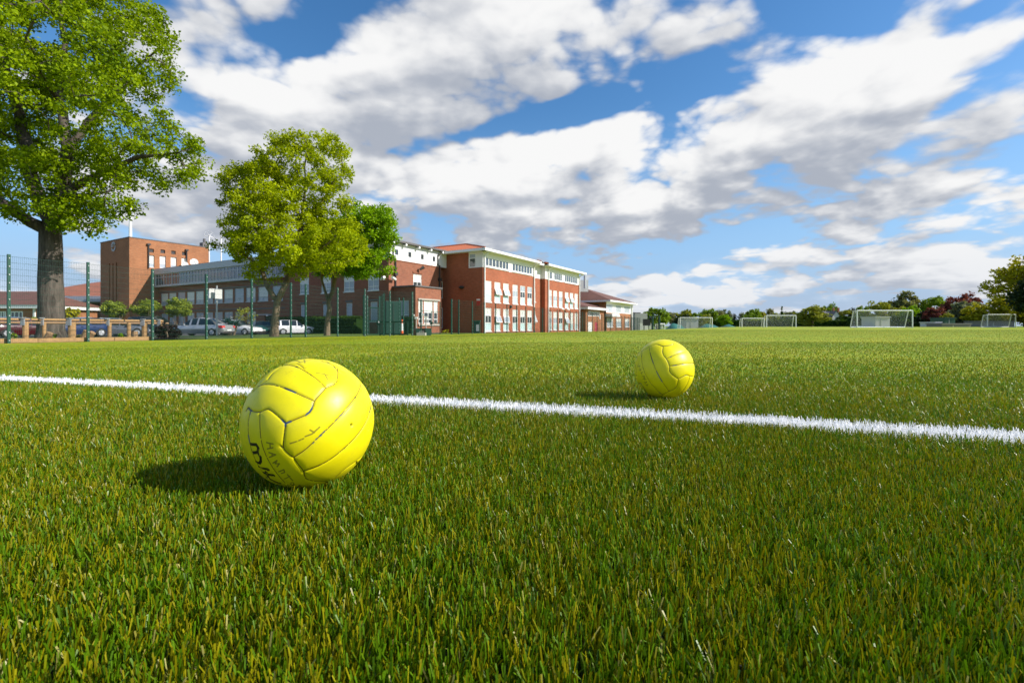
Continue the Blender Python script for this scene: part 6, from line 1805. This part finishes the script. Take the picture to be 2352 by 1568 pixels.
# ------------------------------------------------------------------ trees beyond the field
def proto_tree(kind, seed):
    """crown and trunk of unit height"""
    r = np.random.default_rng(seed)
    if kind == 'round': lobes = [((0, 0, .56), (.42, .42, .40)), ((.22, 0, .45), (.26, .26, .26)), ((-.24, .05, .48), (.26, .26, .28)), ((0, -.1, .30), (.38, .38, .24))]; n = 95; fill = 44
    elif kind == 'wide': lobes = [((0, 0, .52), (.62, .5, .36)), ((.45, 0, .40), (.34, .3, .28)), ((-.45, 0, .42), (.34, .3, .30)), ((.1, -.1, .70), (.34, .3, .28)), ((-.2, -.1, .26), (.5, .4, .22))]; n = 125; fill = 44
    elif kind == 'tall': lobes = [((0, 0, .66), (.24, .24, .32)), ((.12, 0, .48), (.22, .22, .24)), ((-.14, 0, .52), (.22, .22, .24)), ((0, 0, .34), (.22, .22, .2))]; n = 62; fill = 36
    elif kind == 'cone': lobes = [((0, 0, .18 + .16 * k), (.26 - .052 * k,) * 2 + (.14,)) for k in range(5)] + [((0, 0, .93), (.05, .05, .1))]; n = 46; fill = 40
    else: lobes = [((0, 0, .70), (.30, .3, .26)), ((.28, 0, .52), (.22, .2, .2)), ((-.3, 0, .55), (.22, .2, .2)), ((.05, 0, .42), (.25, .2, .2))]; n = 60; fill = 26
    vol = np.array([np.prod(l[1]) for l in lobes]); pk = r.choice(len(lobes), n, p=vol / vol.sum())
    dv = r.normal(0, 1, (n, 3)); dv /= np.linalg.norm(dv, axis=1)[:, None]
    C = np.array([lobes[i][0] for i in pk]) + dv * np.array([lobes[i][1] for i in pk]) * (r.uniform(.2, 1, n) ** .45)[:, None] * .86
    C[:, 2] = np.maximum(C[:, 2], .06)
    V, Q, T_ = leaves_mesh(C, r.uniform(.07, .13, n), fill, .058, seed, tint_c=r.normal(0, .17, n))
    cr = np_mesh('crown', V, Q, M['leaf_green'], attrs={'tint': ('FLOAT', T_)}, link=False)
    mb = MB(); mb.tube([(0, 0, -.04), (.005, 0, .3), (0, 0, .62)], [.032, .024, .010], 7)
    for k in range(6):
        q = C[r.integers(0, n)]; mb.tube([(0, 0, .22 + .04 * k), tuple(q * .55 + np.array([0, 0, .12])), tuple(q)], [.014, .009, .004], 5)
    me = bpy.data.meshes.new('trunk'); me.from_pydata(mb.v, [], mb.f); me.materials.append(M['bark_brown'])
    return cr.data, me
PROTO = {(k, s): proto_tree(k, 50 + i * 10 + s) for i, k in enumerate(('round', 'wide', 'tall', 'cone', 'airy')) for s in (0, 1)}
def far_tree(px, pytop, wpx, d, kind, mat, label, name='broadleaf_tree', var=0, group='trees beyond the field', turn=0.0):
    x, y = at(px, d); zg = min(gnd((x, y)), 0) if px < 1700 else 0.0
    H = zat(pytop, d) - zg; natural = {'round': .92, 'wide': 1.5, 'tall': .62, 'cone': .52, 'airy': 1.0}[kind]
    W = wpx * 1.15 / FOC * d; s = W / natural
    cr, tk = PROTO[(kind, var)]
    root = empty(name, (x, y, zg)); tag(root, label, 'tree', group)
    for nm, me in (('crown', cr), ('trunk', tk)):
        o = bpy.data.objects.new(nm, me); COL.objects.link(o); o.parent = root
        o.scale = (s, s, H); o.rotation_euler = (0, 0, turn)
        if nm == 'crown': o.material_slots[0].link = 'OBJECT'; o.material_slots[0].material = M[mat]
    return root
T = far_tree
T(1508, 702, 60, 150, 'round', 'leaf_green', 'round mid-green tree standing just right of the scoreboard', var=0)
T(1541, 714, 26, 225, 'airy', 'leaf_pale', 'pale thin-leaved tree rising just right of the tiny goal', turn=1)
T(1556, 713, 28, 230, 'round', 'leaf_olive', 'pale olive tree above the left post of the nearest-to-school goal', var=1)
T(1577, 706, 34, 225, 'round', 'leaf_olive', 'tall pale tree rising behind the nearest-to-school goal', turn=2)
T(1570, 719, 46, 190, 'wide', 'leaf_dark', 'low dark bush-like tree behind the nearest-to-school goal', var=0)
T(1601, 713, 30, 220, 'round', 'leaf_green', 'rounded green tree over the middle of the nearest-to-school goal', var=1, turn=1)
T(1628, 704.5, 40, 225, 'round', 'leaf_green', 'taller green tree over the right half of the nearest-to-school goal', turn=3)
T(1616, 717, 44, 195, 'wide', 'leaf_olive', 'wide olive tree behind the right post of the nearest-to-school goal', var=1)
T(1652, 709, 36, 230, 'airy', 'leaf_pale', 'sparse pale tree just right of the nearest-to-school goal')
T(1668, 704, 34, 235, 'airy', 'leaf_grey', 'bare-looking grey tree in the gap between the goals', var=1)
T(1664, 719, 32, 180, 'round', 'leaf_bright', 'brightest green small tree in the gap between the goals', turn=2)
T(1686, 717, 14, 215, 'cone', 'leaf_dark', 'small dark conifer left of the touching pair of goals', 'conifer_tree')
T(1712, 714, 34, 215, 'round', 'leaf_grey', 'grey-green tree behind the left post of the smaller goal', var=1, turn=4)
T(1727, 704, 60, 205, 'wide', 'leaf_green', 'broad tree with yellowish top above the smaller goal', var=1, turn=1)
T(1748, 711, 24, 210, 'round', 'leaf_yellow', 'yellow-green tree between the two touching goals')
T(1768, 705, 26, 235, 'airy', 'leaf_pale', 'thin pale tree above the left of the larger touching goal', turn=2)
T(1785, 714, 34, 225, 'round', 'leaf_olive', 'low olive tree behind the larger touching goal', var=1)
T(1796, 706, 13, 215, 'cone', 'leaf_hedge', 'pointed dark green conifer above the larger touching goal', 'conifer_tree', var=1)
T(1815, 711, 36, 225, 'round', 'leaf_grey', 'grey-green tree behind the right end of the larger touching goal', turn=3)
T(1865, 696.5, 72, 170, 'round', 'leaf_olive', 'large olive tree right of the touching pair of goals', var=1, turn=5)
T(1905, 691, 50, 245, 'wide', 'leaf_green', 'dark green domed tree behind the small house')
T(1893, 724, 20, 228, 'round', 'leaf_hedge', 'dark bush left of the small house', var=1)
T(1938, 722, 30, 228, 'round', 'leaf_hedge', 'dark bush right of the small house')
T(1945, 707, 40, 240, 'round', 'leaf_olive', 'olive tree right of the small house', turn=2)
T(1958, 702, 20, 200, 'cone', 'leaf_dark', 'blackish conifer left of the widest goal', 'conifer_tree')
T(1982, 698, 32, 190, 'round', 'leaf_green', 'compact dark green tree above the left post of the widest goal', turn=1)
T(2035, 684, 92, 160, 'wide', 'leaf_olive', 'wide olive-green tree above the middle of the widest goal', var=1, turn=3)
T(2074, 666, 58, 185, 'tall', 'leaf_pale', 'tallest pale feathery tree above the right of the widest goal')
T(2090, 696, 56, 140, 'wide', 'leaf_bright', 'bright green low tree behind the right post of the widest goal')
T(2114, 680, 58, 190, 'airy', 'leaf_pale', 'pale airy tree right of the tallest feathery one', var=1)
T(2146, 674, 60, 180, 'round', 'leaf_green', 'mid-green tree left of the purple tree', turn=2)
T(2132, 708, 64, 130, 'wide', 'leaf_dark', 'low nearly black evergreen right of the widest goal', var=1, turn=2)
T(2146, 700, 42, 128, 'round', 'leaf_purple', 'small maroon bush in front of the black evergreen', var=1)
T(2208, 665, 100, 150, 'wide', 'leaf_purple', 'big domed purple copper beech')
T(2220, 686, 66, 128, 'round', 'leaf_grey', 'grey-green tree standing before the purple beech', turn=1)
T(2178, 716, 50, 125, 'wide', 'leaf_olive', 'low olive bush under the purple beech', turn=4)
T(2285, 672, 120, 120, 'wide', 'leaf_yellow', 'broad yellow-green tree behind the goal at the right edge', var=1)
T(2352, 690, 90, 118, 'wide', 'leaf_yellow', 'yellow-green tree at the right edge of the field', turn=1)
T(2262, 722, 60, 122, 'wide', 'leaf_hedge', 'dark undergrowth left of the goal at the right edge', turn=2)
T(2440, 640, 150, 110, 'round', 'leaf_hedge', 'dark tree mostly beyond the right edge')
T(1470, 728, 40, 230, 'wide', 'leaf_green', 'low tree half hidden behind the grey shed')
# overhanging tree at the right edge
D = 78.0; zg = 0.0
lob = [px_ball(D, 2330, 655, 66, 34), px_ball(D, 2300, 640, 40, 18), px_ball(D, 2395, 620, 80, 40), px_ball(D, 2420, 680, 100, 50), px_ball(D, 2285, 668, 24, 16), px_ball(D, 2340, 622, 40, 14)]
tr = [pt3(2420, 749, D), pt3(2418, 715, D), pt3(2412, 690, D)]
lm = [[tr[-1], pt3(2380, 665, D), pt3(2330, 648, D), pt3(2285, 645, D)], [tr[-1], pt3(2400, 640, D), pt3(2370, 620, D)], [pt3(2380, 665, D), pt3(2330, 668, D), pt3(2285, 670, D)]]
grow('spreading_tree', 'big open-branched yellowish tree reaching in from the right edge', (tr[0][0], tr[0][1], zg), tr, lm, lob, 210, 42, .42, 'leaf_yellow', 'bark_brown', 77, .42, (.6, 1.2), .03, .45, .2)
D = 72.0
lob = [px_ball(D, 2382, 690, 46, 34), px_ball(D, 2400, 660, 44, 30)]
tr = [pt3(2400, 749, D), pt3(2398, 715, D), pt3(2395, 690, D)]
grow('dark_tree', 'very dark tree cut by the right edge, under the overhanging yellowish one', (tr[0][0], tr[0][1], 0), tr, [], lob, 120, 60, .36, 'leaf_dark', 'bark_brown', 78, .3, (.6, 1.1), .03, .45, .2)
hedge('field_hedge', 'long dark hedge along the far side of the playing field', at(1610, 205), at(1960, 195), 3.0, 3.0, 'leaf_hedge', 8, .5, 5200)
hedge('field_hedge', 'dark hedge at the far right behind the widest goal', at(1950, 150), at(2260, 128), 2.6, 2.5, 'leaf_hedge', 9, .42, 4200)
